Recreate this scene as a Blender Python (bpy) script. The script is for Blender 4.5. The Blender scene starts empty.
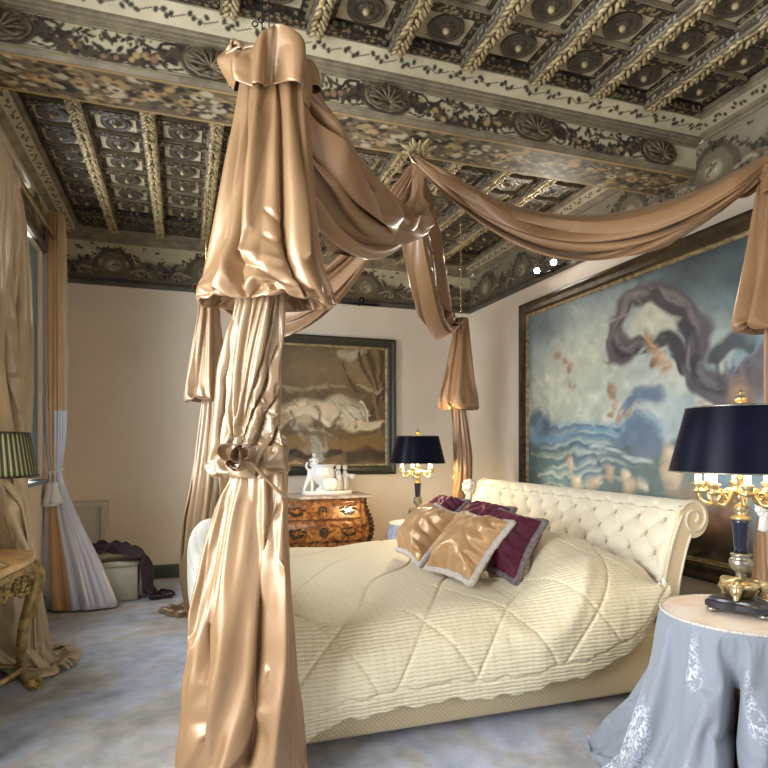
import bpy, math, random
import numpy as np
from mathutils import Vector, Matrix
random.seed(7)
RNG = np.random.default_rng(7)
U = 1.35                       # metres per modelling unit (the eye height)
PI = math.pi
scene = bpy.context.scene
COL = scene.collection
RV = np.array([0.948, -0.318, 0.0])    # along the picture's right
FV = np.array([0.318, 0.948, 0.0])     # away from the eye
ZV = np.array([0.0, 0.0, 1.0])

def P(px, py, d):
    """a place at depth d"""
    return d * ((px - 384) / 600 * RV + FV) + np.array([0, 0, 1 - (py - 446) / 600 * d])

# ------------------------------------------------------------------ materials
def lin(c):
    return tuple(((x / 12.92) if x <= 0.04045 else ((x + 0.055) / 1.055) ** 2.4) for x in c)

def rgb(r, g, b):
    return lin((r / 255, g / 255, b / 255))

class N:
    def __init__(self, name):
        self.m = bpy.data.materials.new(name)
        self.m.use_nodes = True
        self.t = self.m.node_tree
        self.b = self.t.nodes['Principled BSDF']
        self.o = self.t.nodes['Material Output']
    def n(self, typ, **kw):
        x = self.t.nodes.new(typ)
        for k, v in kw.items():
            if k in x.inputs:
                x.inputs[k].default_value = v
            else:
                setattr(x, k, v)
        return x
    def l(self, a, b):
        self.t.links.new(a, b)
    def coord(self, kind='Object', scale=(1, 1, 1), rot=(0, 0, 0)):
        c = self.n('ShaderNodeTexCoord')
        mp = self.n('ShaderNodeMapping')
        mp.inputs['Scale'].default_value = scale
        mp.inputs['Rotation'].default_value = rot
        self.l(c.outputs[kind], mp.inputs['Vector'])
        return mp.outputs['Vector']
    def ramp(self, fac, stops, interp='LINEAR'):
        r = self.n('ShaderNodeValToRGB')
        r.color_ramp.interpolation = interp
        e = r.color_ramp.elements
        while len(e) > 1:
            e.remove(e[-1])
        e[0].position = stops[0][0]; e[0].color = (*stops[0][1], 1)
        for p, c in stops[1:]:
            q = e.new(p); q.color = (*c, 1)
        self.l(fac, r.inputs['Fac'])
        return r.outputs['Color']
    def bump(self, h, strength=0.3, dist=0.01):
        b = self.n('ShaderNodeBump', Strength=strength, Distance=dist)
        self.l(h, b.inputs['Height'])
        self.l(b.outputs['Normal'], self.b.inputs['Normal'])
        return b
    def set(self, **kw):
        for k, v in kw.items():
            i = self.b.inputs[k.replace('_', ' ')]
            i.default_value = (*v, 1) if isinstance(v, tuple) and len(v) == 3 else v

def simple(name, col, rough=0.5, metal=0.0, col2=None, scale=6, bump=0.0, bscale=40, bdist=0.004, detail=4, **kw):
    m = N(name)
    m.set(Base_Color=col, Roughness=rough, Metallic=metal)
    for k, v in kw.items():
        m.set(**{k: v})
    if col2 is not None:
        v = m.coord()
        no = m.n('ShaderNodeTexNoise', Scale=scale, Detail=detail, Roughness=0.6)
        m.l(v, no.inputs['Vector'])
        m.l(m.ramp(no.outputs['Fac'], [(0.32, col), (0.68, col2)]), m.b.inputs['Base Color'])
    if bump:
        v = m.coord()
        nb = m.n('ShaderNodeTexNoise', Scale=bscale, Detail=3)
        m.l(v, nb.inputs['Vector'])
        m.bump(nb.outputs['Fac'], bump, bdist)
    return m.m

def painted(name, rough=0.6, bump=0.15):
    m = N(name)
    a = m.n('ShaderNodeVertexColor', layer_name='paint')
    m.l(a.outputs['Color'], m.b.inputs['Base Color'])
    m.set(Roughness=rough)
    if bump:
        v = m.coord()
        nb = m.n('ShaderNodeTexNoise', Scale=60, Detail=4)
        m.l(v, nb.inputs['Vector'])
        m.bump(nb.outputs['Fac'], bump, 0.003)
    return m.m

def satin(name, col, col2, rough=0.38, metal=0.2, sheen=0.15, coat=0.25):
    m = N(name)
    v = m.coord(scale=(1, 1, 1))
    no = m.n('ShaderNodeTexNoise', Scale=2.5, Detail=2)
    m.l(v, no.inputs['Vector'])
    m.l(m.ramp(no.outputs['Fac'], [(0.3, col), (0.7, col2)]), m.b.inputs['Base Color'])
    m.set(Roughness=rough, Metallic=metal, Sheen_Weight=sheen, Sheen_Roughness=0.4, Coat_Weight=coat, Coat_Roughness=0.26)
    n1 = m.n('ShaderNodeTexNoise', Scale=5.5, Detail=3, Roughness=0.55, Distortion=0.6)
    m.l(v, n1.inputs['Vector'])
    m.bump(n1.outputs['Fac'], 0.08, 0.03)
    return m.m

M = {}
M['satin'] = satin('bronze satin', rgb(142, 107, 71), rgb(160, 125, 88), .42, .25, .1, .5)
M['satin_light'] = satin('pale bronze satin', rgb(154, 126, 92), rgb(140, 111, 77), 0.4, 0.25, .1, .6)
M['swag'] = satin('tan satin', rgb(138, 102, 68), rgb(156, 119, 81), 0.5, 0.08, .15, .35)
M['lining'] = satin('silver lilac satin', rgb(208, 208, 216), rgb(190, 190, 204), 0.34, 0.25)
M['curtain'] = satin('cream curtain satin', rgb(190, 168, 134), rgb(168, 146, 114), 0.42, 0.2)
M['gold_cushion'] = satin('gold cushion satin', rgb(196, 156, 110), rgb(186, 144, 98), 0.36, 0.2)
M['burgundy'] = simple('burgundy velvet', rgb(84, 12, 40), 0.75, col2=rgb(64, 8, 32), scale=8, bump=0.2, bscale=200, Sheen_Weight=0.5, Sheen_Tint=rgb(170, 60, 100))
M['plum'] = simple('plum throw wool', rgb(58, 30, 44), 0.85, col2=rgb(42, 22, 34), scale=10, bump=0.4, bscale=120, Sheen_Weight=0.3)
M['fringe'] = simple('silver white fringe', rgb(226, 218, 206), 0.8, col2=rgb(186, 176, 168), scale=90, bump=0.8, bscale=160, bdist=0.01)
M['fringe_dark'] = simple('grey fringe', rgb(150, 138, 136), 0.8, col2=rgb(84, 76, 82), scale=90, bump=0.8, bscale=160, bdist=0.01)
M['tassel'] = simple('white tassel thread', rgb(226, 222, 216), 0.7, bump=0.5, bscale=120)
M['plaster'] = simple('cream plaster', rgb(234, 220, 199), 0.85, col2=rgb(225, 209, 187), scale=1.6, bump=0.08, bscale=30)
M['white_panel'] = simple('cream painted panel', rgb(206, 200, 186), 0.55, col2=rgb(196, 188, 174), scale=4)
M['trim_dark'] = simple('umber moulding', rgb(92, 82, 68), 0.55, col2=rgb(70, 62, 52), scale=6, bump=0.15)
M['trim_light'] = simple('stone grey moulding', rgb(142, 128, 102), 0.6, col2=rgb(104, 92, 74), scale=9, bump=0.2)
M['base_green'] = simple('grey green skirting', rgb(78, 84, 74), 0.6, col2=rgb(66, 72, 64), scale=7)
M['gilt'] = simple('gilt metal', rgb(224, 204, 158), 0.28, 0.85, col2=rgb(150, 124, 80), scale=30, bump=0.25, bscale=60)
M['old_gilt'] = simple('worn gilt wood', rgb(176, 148, 88), 0.42, 0.45, col2=rgb(96, 74, 40), scale=18, bump=0.4, bscale=45, bdist=0.006)
M['silver'] = simple('aged silver', rgb(176, 168, 152), 0.32, 0.85, col2=rgb(120, 112, 100), scale=30, bump=0.2)
M['navy'] = simple('navy enamel', rgb(18, 22, 40), 0.22, 0.0, col2=rgb(26, 30, 52), scale=10, Coat_Weight=0.4)
M['black_plinth'] = simple('black plinth marble', rgb(34, 32, 36), 0.3, col2=rgb(48, 45, 48), scale=12)
M['shade_black'] = simple('glossy midnight shade', rgb(9, 10, 18), 0.34, 0.0, col2=rgb(16, 18, 36), scale=5, Specular_IOR_Level=0.1)
M['shade_inside'] = simple('gold shade lining', rgb(206, 176, 110), 0.45, 0.3)
M['porcelain'] = simple('white porcelain', rgb(238, 238, 236), 0.25, Coat_Weight=0.4)
M['marble'] = simple('veined pale marble', rgb(222, 210, 196), 0.25, col2=rgb(168, 142, 128), scale=14, detail=8)
M['marble_yellow'] = simple('honey marble', rgb(220, 188, 132), 0.25, col2=rgb(190, 152, 98), scale=9, detail=6)
M['bronze_mount'] = simple('dark bronze mount', rgb(92, 78, 60), 0.4, 0.7, col2=rgb(60, 52, 46), scale=40, bump=0.3)
M['dark_frame'] = simple('dark green frame', rgb(58, 58, 42), 0.4, col2=rgb(44, 44, 34), scale=14, bump=0.1)
M['brown_frame'] = simple('dark brown gilt frame', rgb(84, 66, 40), 0.38, 0.2, col2=rgb(46, 36, 24), scale=10, bump=0.15)
M['chest'] = simple('cream chest leather', rgb(222, 216, 196), 0.5, col2=rgb(206, 200, 178), scale=5)
M['window_paint'] = simple('blue grey window paint', rgb(126, 140, 150), 0.5, col2=rgb(108, 122, 132), scale=8)
M['black_metal'] = simple('black metal', rgb(28, 26, 24), 0.4, 0.6)
M['brass'] = simple('polished brass', rgb(208, 184, 128), 0.25, 0.9)
M['leaf_gold'] = simple('gilt leaf carving', rgb(196, 176, 128), 0.5, 0.1, col2=rgb(108, 90, 60), scale=22, bump=0.4, bscale=60)
M['coffer_dark'] = simple('umber coffer wood', rgb(88, 74, 56), 0.6, col2=rgb(56, 46, 34), scale=10, bump=0.3)
M['coffer_cream'] = simple('cream coffer field', rgb(190, 176, 146), 0.65, col2=rgb(158, 142, 112), scale=10)
M['rosette'] = simple('dark carved rosette', rgb(84, 74, 58), 0.5, col2=rgb(56, 48, 38), scale=26, bump=0.2, bscale=70, bdist=0.004)

# carved friezes: lace-like relief, cream on umber
def carved(name, light, dark, s=26, thr=0.5):
    m = N(name)
    v = m.coord()
    vo = m.n('ShaderNodeTexVoronoi', Scale=s, Randomness=0.75)
    m.l(v, vo.inputs['Vector'])
    no = m.n('ShaderNodeTexNoise', Scale=s * 0.9, Detail=4, Distortion=1.2)
    m.l(v, no.inputs['Vector'])
    mx = m.n('ShaderNodeMath', operation='ADD')
    m.l(vo.outputs['Distance'], mx.inputs[0]); m.l(no.outputs['Fac'], mx.inputs[1])
    m.l(m.ramp(mx.outputs[0], [(thr + .30, light), (thr + .42, dark)]), m.b.inputs['Base Color'])
    m.set(Roughness=0.55)
    m.bump(mx.outputs[0], -0.9 if False else 0.8, 0.012).invert = True
    return m.m
M['carved_brown'] = carved('carved brown strapwork', rgb(128, 108, 78), rgb(46, 38, 28), 30)
M['carved_grey'] = carved('carved grey strapwork', rgb(150, 142, 126), rgb(76, 66, 54), 34)

# carpet
def carpet():
    m = N('mottled blue grey carpet')
    v = m.coord()
    n1 = m.n('ShaderNodeTexNoise', Scale=1.5, Detail=6, Roughness=0.62, Distortion=0.7)
    n2 = m.n('ShaderNodeTexNoise', Scale=6.5, Detail=4, Roughness=0.6)
    n3 = m.n('ShaderNodeTexNoise', Scale=170, Detail=2)
    for q in (n1, n2, n3):
        m.l(v, q.inputs['Vector'])
    c1 = m.ramp(n1.outputs['Fac'], [(0.34, rgb(160, 168, 190)), (0.47, rgb(186, 190, 204)), (0.55, rgb(184, 176, 170)), (0.66, rgb(158, 149, 142))])
    c2 = m.ramp(n2.outputs['Fac'], [(0.35, (0.62, 0.62, 0.63)), (0.62, (1, 1, 1))])
    mx = m.n('ShaderNodeMix', data_type='RGBA', blend_type='MULTIPLY')
    mx.inputs['Factor'].default_value = 0.85
    m.l(c1, mx.inputs['A']); m.l(c2, mx.inputs['B'])
    m.l(mx.outputs['Result'], m.b.inputs['Base Color'])
    m.set(Roughness=0.95, Sheen_Weight=0.25)
    ad = m.n('ShaderNodeMath', operation='ADD')
    m.l(n2.outputs['Fac'], ad.inputs[0]); m.l(n3.outputs['Fac'], ad.inputs[1])
    m.bump(ad.outputs[0], 0.5, 0.02)
    return m.m
M['carpet'] = carpet()

# quilted coverlet: fine running ribs; the big seams are in the mesh
def quilted(name, c1, c2, su=150, sv=60):
    m = N(name)
    v = m.coord('UV')
    sp = m.n('ShaderNodeSeparateXYZ'); m.l(v, sp.inputs[0])
    def wave(out, k, ph=None):
        a = m.n('ShaderNodeMath', operation='MULTIPLY'); m.l(out, a.inputs[0]); a.inputs[1].default_value = k
        src = a.outputs[0]
        if ph is not None:
            b = m.n('ShaderNodeMath', operation='ADD'); m.l(src, b.inputs[0]); m.l(ph, b.inputs[1]); src = b.outputs[0]
        s = m.n('ShaderNodeMath', operation='SINE'); m.l(src, s.inputs[0])
        q = m.n('ShaderNodeMath', operation='ABSOLUTE'); m.l(s.outputs[0], q.inputs[0])
        return q.outputs[0]
    no = m.n('ShaderNodeTexNoise', Scale=30, Detail=3)
    m.l(v, no.inputs['Vector'])
    n6 = m.n('ShaderNodeMath', operation='MULTIPLY'); m.l(no.outputs['Fac'], n6.inputs[0]); n6.inputs[1].default_value = 1.6
    w1 = wave(sp.outputs[1], su, n6.outputs[0]); w2 = wave(sp.outputs[0], sv, n6.outputs[0])
    w2s = m.n('ShaderNodeMath', operation='MULTIPLY_ADD'); m.l(w2, w2s.inputs[0]); w2s.inputs[1].default_value = 0.35; m.l(w1, w2s.inputs[2])
    m.l(m.ramp(w2s.outputs[0], [(0.05, c2), (0.7, c1)]), m.b.inputs['Base Color'])
    m.set(Roughness=0.55, Sheen_Weight=0.2)
    m.bump(w2s.outputs[0], 0.5, 0.006)
    return m.m
M['quilt'] = quilted('cream quilted satin', rgb(234, 220, 186), rgb(206, 189, 150), 230, 110)
M['footboard'] = quilted('pale ribbed upholstery', rgb(226, 222, 206), rgb(194, 190, 176), 60, 40)
def weave(name, c1, c2, s):
    m = N(name)
    v = m.coord('UV', rot=(0, 0, PI / 4))
    ck = m.n('ShaderNodeTexVoronoi', Scale=s, Randomness=0.0)
    m.l(v, ck.inputs['Vector'])
    m.l(m.ramp(ck.outputs['Distance'], [(0.25, c1), (0.6, c2)]), m.b.inputs['Base Color'])
    m.set(Roughness=0.5, Sheen_Weight=0.2)
    m.bump(ck.outputs['Distance'], 0.4, 0.006).invert = True
    return m.m
M['weave'] = weave('cream diamond weave', rgb(226, 206, 166), rgb(200, 177, 134), 85)
M['tuft'] = weave('ivory damask', rgb(236, 226, 202), rgb(226, 213, 185), 110)

def lampshade_green():
    m = N('olive pleated shade')
    v = m.coord('UV')
    sp = m.n('ShaderNodeSeparateXYZ'); m.l(v, sp.inputs[0])
    a = m.n('ShaderNodeMath', operation='MULTIPLY'); m.l(sp.outputs[0], a.inputs[0]); a.inputs[1].default_value = 2 * PI * 52
    s = m.n('ShaderNodeMath', operation='SINE'); m.l(a.outputs[0], s.inputs[0])
    q = m.n('ShaderNodeMath', operation='MULTIPLY_ADD'); m.l(s.outputs[0], q.inputs[0]); q.inputs[1].default_value = .5; q.inputs[2].default_value = .5
    c = m.ramp(q.outputs[0], [(0.3, rgb(58, 56, 34)), (0.7, rgb(176, 168, 116))])
    m.l(c, m.b.inputs['Base Color'])
    m.set(Roughness=0.7)
    m.bump(q.outputs[0], 0.6, 0.01)
    return m.m
M['shade_green'] = lampshade_green()

def emis(name, col, s):
    m = N(name)
    m.set(Base_Color=col, Emission_Color=col, Emission_Strength=s)
    return m.m
M['candle'] = emis('lit candle bulb', rgb(255, 240, 205), 2.2)
M['spot_glow'] = emis('white spot bulb', (1, 1, 1), 60)

def cloth_blue():
    m = N('silver blue brocade')
    v = m.coord()
    n1 = m.n('ShaderNodeTexNoise', Scale=4.5, Detail=2, Distortion=0.4)
    n2 = m.n('ShaderNodeTexNoise', Scale=55, Detail=4, Distortion=1.5)
    vs = m.coord(scale=(1, 1, 0.35))
    m.l(vs, n1.inputs['Vector']); m.l(v, n2.inputs['Vector'])
    a = m.ramp(n1.outputs['Fac'], [(0.56, (0, 0, 0)), (0.64, (1, 1, 1))])
    b = m.ramp(n2.outputs['Fac'], [(0.46, (0, 0, 0)), (0.56, (1, 1, 1))])
    mu = m.n('ShaderNodeMath', operation='MULTIPLY'); m.l(a, mu.inputs[0]); m.l(b, mu.inputs[1])
    m.l(m.ramp(mu.outputs[0], [(0.1, rgb(132, 136, 144)), (0.8, rgb(204, 206, 214))]), m.b.inputs['Base Color'])
    m.set(Roughness=0.68, Sheen_Weight=0.3)
    n3 = m.n('ShaderNodeTexNoise', Scale=200, Detail=1); m.l(v, n3.inputs['Vector'])
    m.bump(n3.outputs['Fac'], 0.2, 0.004)
    return m.m
M['cloth_blue'] = cloth_blue()
M['cloth_top'] = simple('ivory lace cloth', rgb(230, 222, 214), 0.7, col2=rgb(218, 196, 172), scale=7, bump=0.3, bscale=90)
M['toile'] = simple('blue and white toile', rgb(216, 218, 226), 0.6, col2=rgb(140, 156, 196), scale=26)
def marquetry():
    m = N('marquetry walnut')
    v = m.coord()
    w = m.n('ShaderNodeTexNoise', Scale=9, Detail=6, Distortion=2.0)
    m.l(v, w.inputs['Vector'])
    m.l(m.ramp(w.outputs['Fac'], [(0.35, rgb(84, 48, 24)), (0.5, rgb(150, 92, 44)), (0.62, rgb(186, 130, 66))]), m.b.inputs['Base Color'])
    m.set(Roughness=0.25, Coat_Weight=0.4)
    return m.m
M['walnut'] = marquetry()
M['walnut_dark'] = simple('dark walnut', rgb(70, 40, 22), 0.35, col2=rgb(48, 28, 16), scale=12)
def glass():
    m = N('window glass')
    tr = m.n('ShaderNodeBsdfTransparent'); gl = m.n('ShaderNodeBsdfGlossy', Roughness=0.03); mx = m.n('ShaderNodeMixShader', Fac=0.06)
    m.l(tr.outputs[0], mx.inputs[1]); m.l(gl.outputs[0], mx.inputs[2]); m.l(mx.outputs[0], m.o.inputs['Surface'])
    return m.m
M['glass'] = glass()

# ------------------------------------------------------------------ mesh builder
ORG = {}
class MB:
    def __init__(self):
        self.v = []; self.f = []; self.m = []; self.uv = []; self.col = None; self.hasuv = False
    def add(self, verts, faces, mat=0, uv=None):
        k = len(self.v)
        self.v.extend([tuple(map(float, q)) for q in verts])
        for q in faces:
            self.f.append(tuple(i + k for i in q)); self.m.append(mat)
        if uv is not None:
            self.hasuv = True
            self.uv.extend([tuple(q) for q in uv])
        else:
            self.uv.extend([(0, 0)] * len(verts))
    def box(self, c, s, mat=0, rz=0.0, taper=1.0):
        vs = []
        for z in (-1, 1):
            for x, y in ((-1, -1), (1, -1), (1, 1), (-1, 1)):
                t = taper if z > 0 else 1.0
                a, b = x * s[0] / 2 * t, y * s[1] / 2 * t
                vs.append((c[0] + a * math.cos(rz) - b * math.sin(rz), c[1] + a * math.sin(rz) + b * math.cos(rz), c[2] + z * s[2] / 2))
        self.add(vs, [(3, 2, 1, 0), (4, 5, 6, 7), (0, 1, 5, 4), (1, 2, 6, 5), (2, 3, 7, 6), (3, 0, 4, 7)], mat)
        return self
    def grid(self, G, cu=False, cv=False, mat=0, uv=None, matf=None, cap=False):
        """G[nv][nu] of points; cu closes along u"""
        G = np.asarray(G, float)
        nv, nu = G.shape[:2]
        fs = []; ms = []
        for j in range(nv if cv else nv - 1):
            j2 = (j + 1) % nv
            for i in range(nu if cu else nu - 1):
                i2 = (i + 1) % nu
                fs.append((j * nu + i, j * nu + i2, j2 * nu + i2, j2 * nu + i))
                ms.append(matf(i / nu, j / nv) if matf else mat)
        if cap:
            fs.append(tuple(range(nu - 1, -1, -1))); ms.append(mat)
            fs.append(tuple((nv - 1) * nu + i for i in range(nu))); ms.append(mat)
        k = len(self.f)
        if uv is None:
            uv = [(i / nu, j / nv) for j in range(nv) for i in range(nu)]
        self.add(G.reshape(-1, 3), fs, mat, uv)
        self.m[k:] = ms
        return self
    def tube(self, path, r, n=8, mat=0, closed=False):
        path = np.asarray(path, float); k = len(path)
        r = np.full(k, r) if np.isscalar(r) else np.asarray(r, float)
        rows = []; up = None
        for i in range(k):
            if closed:
                t = path[(i + 1) % k] - path[i - 1]
            else:
                t = path[min(i + 1, k - 1)] - path[max(i - 1, 0)]
            t = t / (np.linalg.norm(t) + 1e-12)
            if up is None:
                a = np.array([0, 0, 1.0]) if abs(t[2]) < 0.9 else np.array([1.0, 0, 0])
                up = np.cross(t, a)
            up = up - t * np.dot(up, t); up = up / (np.linalg.norm(up) + 1e-12)
            w = np.cross(t, up)
            rows.append([path[i] + r[i] * (math.cos(2 * PI * q / n) * up + math.sin(2 * PI * q / n) * w) for q in range(n)])
        self.grid(rows, cu=True, cv=closed, mat=mat, cap=not closed)
        return self
    def lathe(self, prof, c=(0, 0, 0), n=24, mat=0, axis='z', flute=0, famp=0.0):
        rows = []
        for r, z in prof:
            row = []
            for q in range(n):
                a = 2 * PI * q / n
                rr = r * (1 + famp * abs(math.cos(flute * a / 2))) if flute else r
                x, y = rr * math.cos(a), rr * math.sin(a)
                p = {'z': (x, y, z), 'y': (x, z, y), 'x': (z, x, y)}[axis]
                row.append((c[0] + p[0], c[1] + p[1], c[2] + p[2]))
            rows.append(row)
        self.grid(rows, cu=True, mat=mat, cap=True)
        return self
    def ball(self, c, r, n=10, mat=0):
        r = (r, r, r) if np.isscalar(r) else r
        rows = []
        for j in range(1, n):
            a = PI * j / n
            rows.append([(c[0] + r[0] * math.sin(a) * math.cos(2 * PI * q / (2 * n)), c[1] + r[1] * math.sin(a) * math.sin(2 * PI * q / (2 * n)), c[2] - r[2] * math.cos(a)) for q in range(2 * n)])
        self.grid(rows, cu=True, mat=mat, cap=True)
        return self
    def prism(self, poly, axis, a, b, mat=0):
        """polygon in the two other axes, swept from a to b along axis"""
        n = len(poly); vs = []
        for t in (a, b):
            for (p, q) in poly:
                vs.append({'x': (t, p, q), 'y': (p, t, q), 'z': (p, q, t)}[axis])
        fs = [tuple(range(n)), tuple(range(2 * n - 1, n - 1, -1))]
        fs += [(i, i + n, (i + 1) % n + n, (i + 1) % n) for i in range(n)]
        self.add(vs, fs, mat)
        return self
    def build(self, name, mats, parent=None, smooth=True, origin=None, bevel=0, fix=True):
        V = np.array(self.v, float)
        if parent is not None:
            org = ORG[parent.name]
        elif origin is not None:
            org = np.array(origin, float)
        else:
            lo, hi = V.min(0), V.max(0)
            org = np.array([(lo[0] + hi[0]) / 2, (lo[1] + hi[1]) / 2, lo[2]])
        me = bpy.data.meshes.new(name)
        me.from_pydata(((V - org) * U).tolist(), [], self.f)
        if not isinstance(mats, (list, tuple)):
            mats = [mats]
        for q in mats:
            me.materials.append(q)
        me.polygons.foreach_set('material_index', self.m)
        me.polygons.foreach_set('use_smooth', [smooth] * len(me.polygons))
        if self.hasuv:
            ul = me.uv_layers.new(name='UVMap')
            li = np.empty(len(me.loops), np.int32); me.loops.foreach_get('vertex_index', li)
            ul.data.foreach_set('uv', np.array(self.uv, np.float32)[li].ravel())
        if self.col is not None:
            ca = me.color_attributes.new('paint', 'FLOAT_COLOR', 'POINT')
            ca.data.foreach_set('color', np.asarray(self.col, np.float32).ravel())
        if fix:
            import bmesh
            bm = bmesh.new(); bm.from_mesh(me)
            bmesh.ops.recalc_face_normals(bm, faces=bm.faces)
            bm.to_mesh(me); bm.free()
        o = bpy.data.objects.new(name, me)
        COL.objects.link(o)
        if parent is not None:
            o.parent = parent
        else:
            o.location = org * U
        ORG[o.name] = org
        if bevel:
            bv = o.modifiers.new('soft edge', 'BEVEL'); bv.width = bevel * U; bv.segments = 2; bv.limit_method = 'ANGLE'
        return o

def tag(o, label, cat, group=None):
    if not 4 <= len(label.split()) <= 16: print('LABEL LENGTH', o.name, len(label.split()), label)
    o['label'] = label; o['category'] = cat
    if group:
        o['group'] = group
    return o
def thing(name, loc, label, cat, group=None):
    o = bpy.data.objects.new(name, None); COL.objects.link(o)
    o.empty_display_size = 0.1
    o.location = np.array(loc, float) * U
    ORG[o.name] = np.array(loc, float)
    return tag(o, label, cat, group)
def struct(o):
    o['kind'] = 'structure'
    return o
def copy_tree(o, parent=None):
    c = o.copy(); COL.objects.link(c)
    if parent is not None:
        c.parent = parent
        c.matrix_parent_inverse = o.matrix_parent_inverse.copy()
    ORG[c.name] = ORG[o.name]
    for ch in list(o.children):
        copy_tree(ch, c)
    return c

def ss(a, b, x):
    t = np.clip((np.asarray(x, float) - a) / (b - a), 0, 1)
    return t * t * (3 - 2 * t)

def interp(rows, n):
    """smooth resampling of table rows (first column is the key)"""
    rows = np.array(rows, float)
    k = rows[:, 0]
    t = np.linspace(0, 1, n)
    kk = np.interp(t, np.linspace(0, 1, len(k)), k)
    s = np.cumsum(np.r_[0, np.abs(np.diff(k)) + 1e-6]); s /= s[-1]
    m = np.zeros_like(rows)
    for i in range(len(s)):
        if i == 0: m[i] = (rows[1] - rows[0]) / (s[1] - s[0])
        elif i == len(s) - 1: m[i] = (rows[-1] - rows[-2]) / (s[-1] - s[-2])
        else:
            d0 = (rows[i] - rows[i - 1]) / (s[i] - s[i - 1]); d1 = (rows[i + 1] - rows[i]) / (s[i + 1] - s[i])
            m[i] = np.where(d0 * d1 > 0, 2 * d0 * d1 / (d0 + d1 + 1e-12 * np.sign(d0 + d1 + 1e-20)), 0)
    out = []
    for x in t:
        i = min(max(np.searchsorted(s, x) - 1, 0), len(s) - 2)
        h = s[i + 1] - s[i]; q = (x - s[i]) / h
        out.append((2 * q**3 - 3 * q**2 + 1) * rows[i] + (q**3 - 2 * q**2 + q) * h * m[i] + (-2 * q**3 + 3 * q**2) * rows[i + 1] + (q**3 - q**2) * h * m[i + 1])
    return np.array(out)

def wob(th, t, seed, k=5, f=3.0):
    r = np.random.default_rng(seed)
    o = 0
    for i in range(k):
        kt = r.integers(1, 5); ft = r.uniform(0.5, 1) * f
        o = o + r.uniform(.4, 1) * np.sin(kt * th + ft * 2 * PI * t + r.uniform(0, 6.28)) / k
    return o

def drape(mb, rows, n=180, nv=140, seed=1, folds=((9, 1.0, 0.0),), amp=0.18, e1=RV, e2=FV, crumple=0.0, mat=0, matf=None, rowamp=None, power=0.8, strokes=(), tab=None, d=1.0):
    """rows: (z, c1, c2, r1, r2): a gathered length of cloth around a vertical path.
    c1 and c2 run along e1 and e2; folds = (count, weight, drift)"""
    R = interp(rows, nv)
    t = np.linspace(0, 1, nv)[:, None]
    th = np.linspace(0, 2 * PI, n, endpoint=False)[None, :]
    r = np.random.default_rng(seed)
    thw = th + 0.35 * np.sin(th * 2 + r.uniform(0, 6)) + 0.2 * np.sin(th * 3 + r.uniform(0, 6))
    F = 0; W = 0
    for (k, w, dr) in folds:
        ph = r.uniform(0, 6.28)
        x = k * thw / 2 * 1.0 + ph + dr * t * 2 * PI + 0.9 * wob(th, t, seed + 11 * k, 4, 1.2)
        x = x if k % 2 == 0 else np.where(True, x, x)
        F = F + w * (np.abs(np.sin(x)) ** power - 0.62); W += w
    F = F / W
    a = amp * np.ones_like(t) if rowamp is None else np.interp(t, np.linspace(0, 1, len(rowamp)), rowamp)
    rad = 1 + a * F * 2
    if crumple:
        c = wob(th * 2, t, seed + 91, 7, 14) + 0.7 * wob(th * 3, t, seed + 92, 7, 22)
        rad = rad + crumple * np.abs(c)
    if strokes:
        tab_ = np.array([q[:3] for q in tab], float)
        kmono = 1
        sg = 1 if tab_[-1, 0] > tab_[0, 0] else -1
        zz = R[:, 0]; kend = int(np.argmin(zz)) if sg > 0 else int(np.argmax(zz))
        tt = np.linspace(0, 1, nv)
        asp = max(abs(zz.max() - zz.min()), .1) / max(R[:, 3].mean(), .01)
        for (pts, hgt, wid) in strokes:
            P_ = []
            for (x, y) in smooth_path(pts, 6):
                z = 1 - (y - 446) / 600 * d
                tq = np.interp(-z, -zz[:kend + 1], tt[:kend + 1])
                cx = np.interp(tq, tt, R[:, 1]); hw = np.interp(tq, tt, R[:, 3])
                fx = np.clip(((x - 384) / 600 * d - cx) / hw, -.98, .98)
                P_.append((2 * PI - math.acos(fx), tq))
            P_ = np.array(P_); D = np.full((nv, n), 9.0)
            for i in range(len(P_) - 1):
                a_ = P_[i] * (1, asp); b_ = P_[i + 1] * (1, asp); dd = b_ - a_; L_ = dd @ dd + 1e-12
                u_ = np.clip(((th - a_[0]) * dd[0] + (t * asp - a_[1]) * dd[1]) / L_, 0, 1)
                tp = 1 - .75 * np.abs(2 * (i + u_) / (len(P_) - 1) - 1) ** 3
                q_ = np.hypot(th - a_[0] - u_ * dd[0], t * asp - a_[1] - u_ * dd[1])
                D = np.minimum(D, q_ / np.maximum(tp, .2))
            rad = rad + hgt * np.exp(-np.abs(D / wid) ** 1.4)
    G = np.zeros((nv, n, 3))
    for q in range(3):
        G[:, :, q] = e1[q] * (R[:, 1:2] + R[:, 3:4] * np.cos(th) * rad) + e2[q] * (R[:, 2:3] + R[:, 4:5] * np.sin(th) * rad)
    G[:, :, 2] += R[:, 0:1]
    # seam wrap: blend the first and last columns so odd fold counts still close
    m = 6
    for i in range(m):
        w = 0.42 * (1 - i / m)
        a0 = G[:, i].copy(); b0 = G[:, n - 1 - i].copy()
        G[:, i] = (1 - w) * a0 + w * b0; G[:, n - 1 - i] = (1 - w) * b0 + w * a0
    mb.grid(G, cu=True, mat=mat, matf=matf)
    return G

def pxrows(tab, d, thick=0.6, dmin=0.0):
    """(py, left, right) outline of a hanging length whose axis stands d away"""
    out = []
    for q in tab:
        y, l, r = q[:3]
        dd = q[3] if len(q) > 3 else d
        hw = (r - l) / 2 / 600 * dd
        out.append((1 - (y - 446) / 600 * dd, ((l + r) / 2 - 384) / 600 * dd, dd, hw, max(hw * thick, dmin)))
    return out

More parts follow.
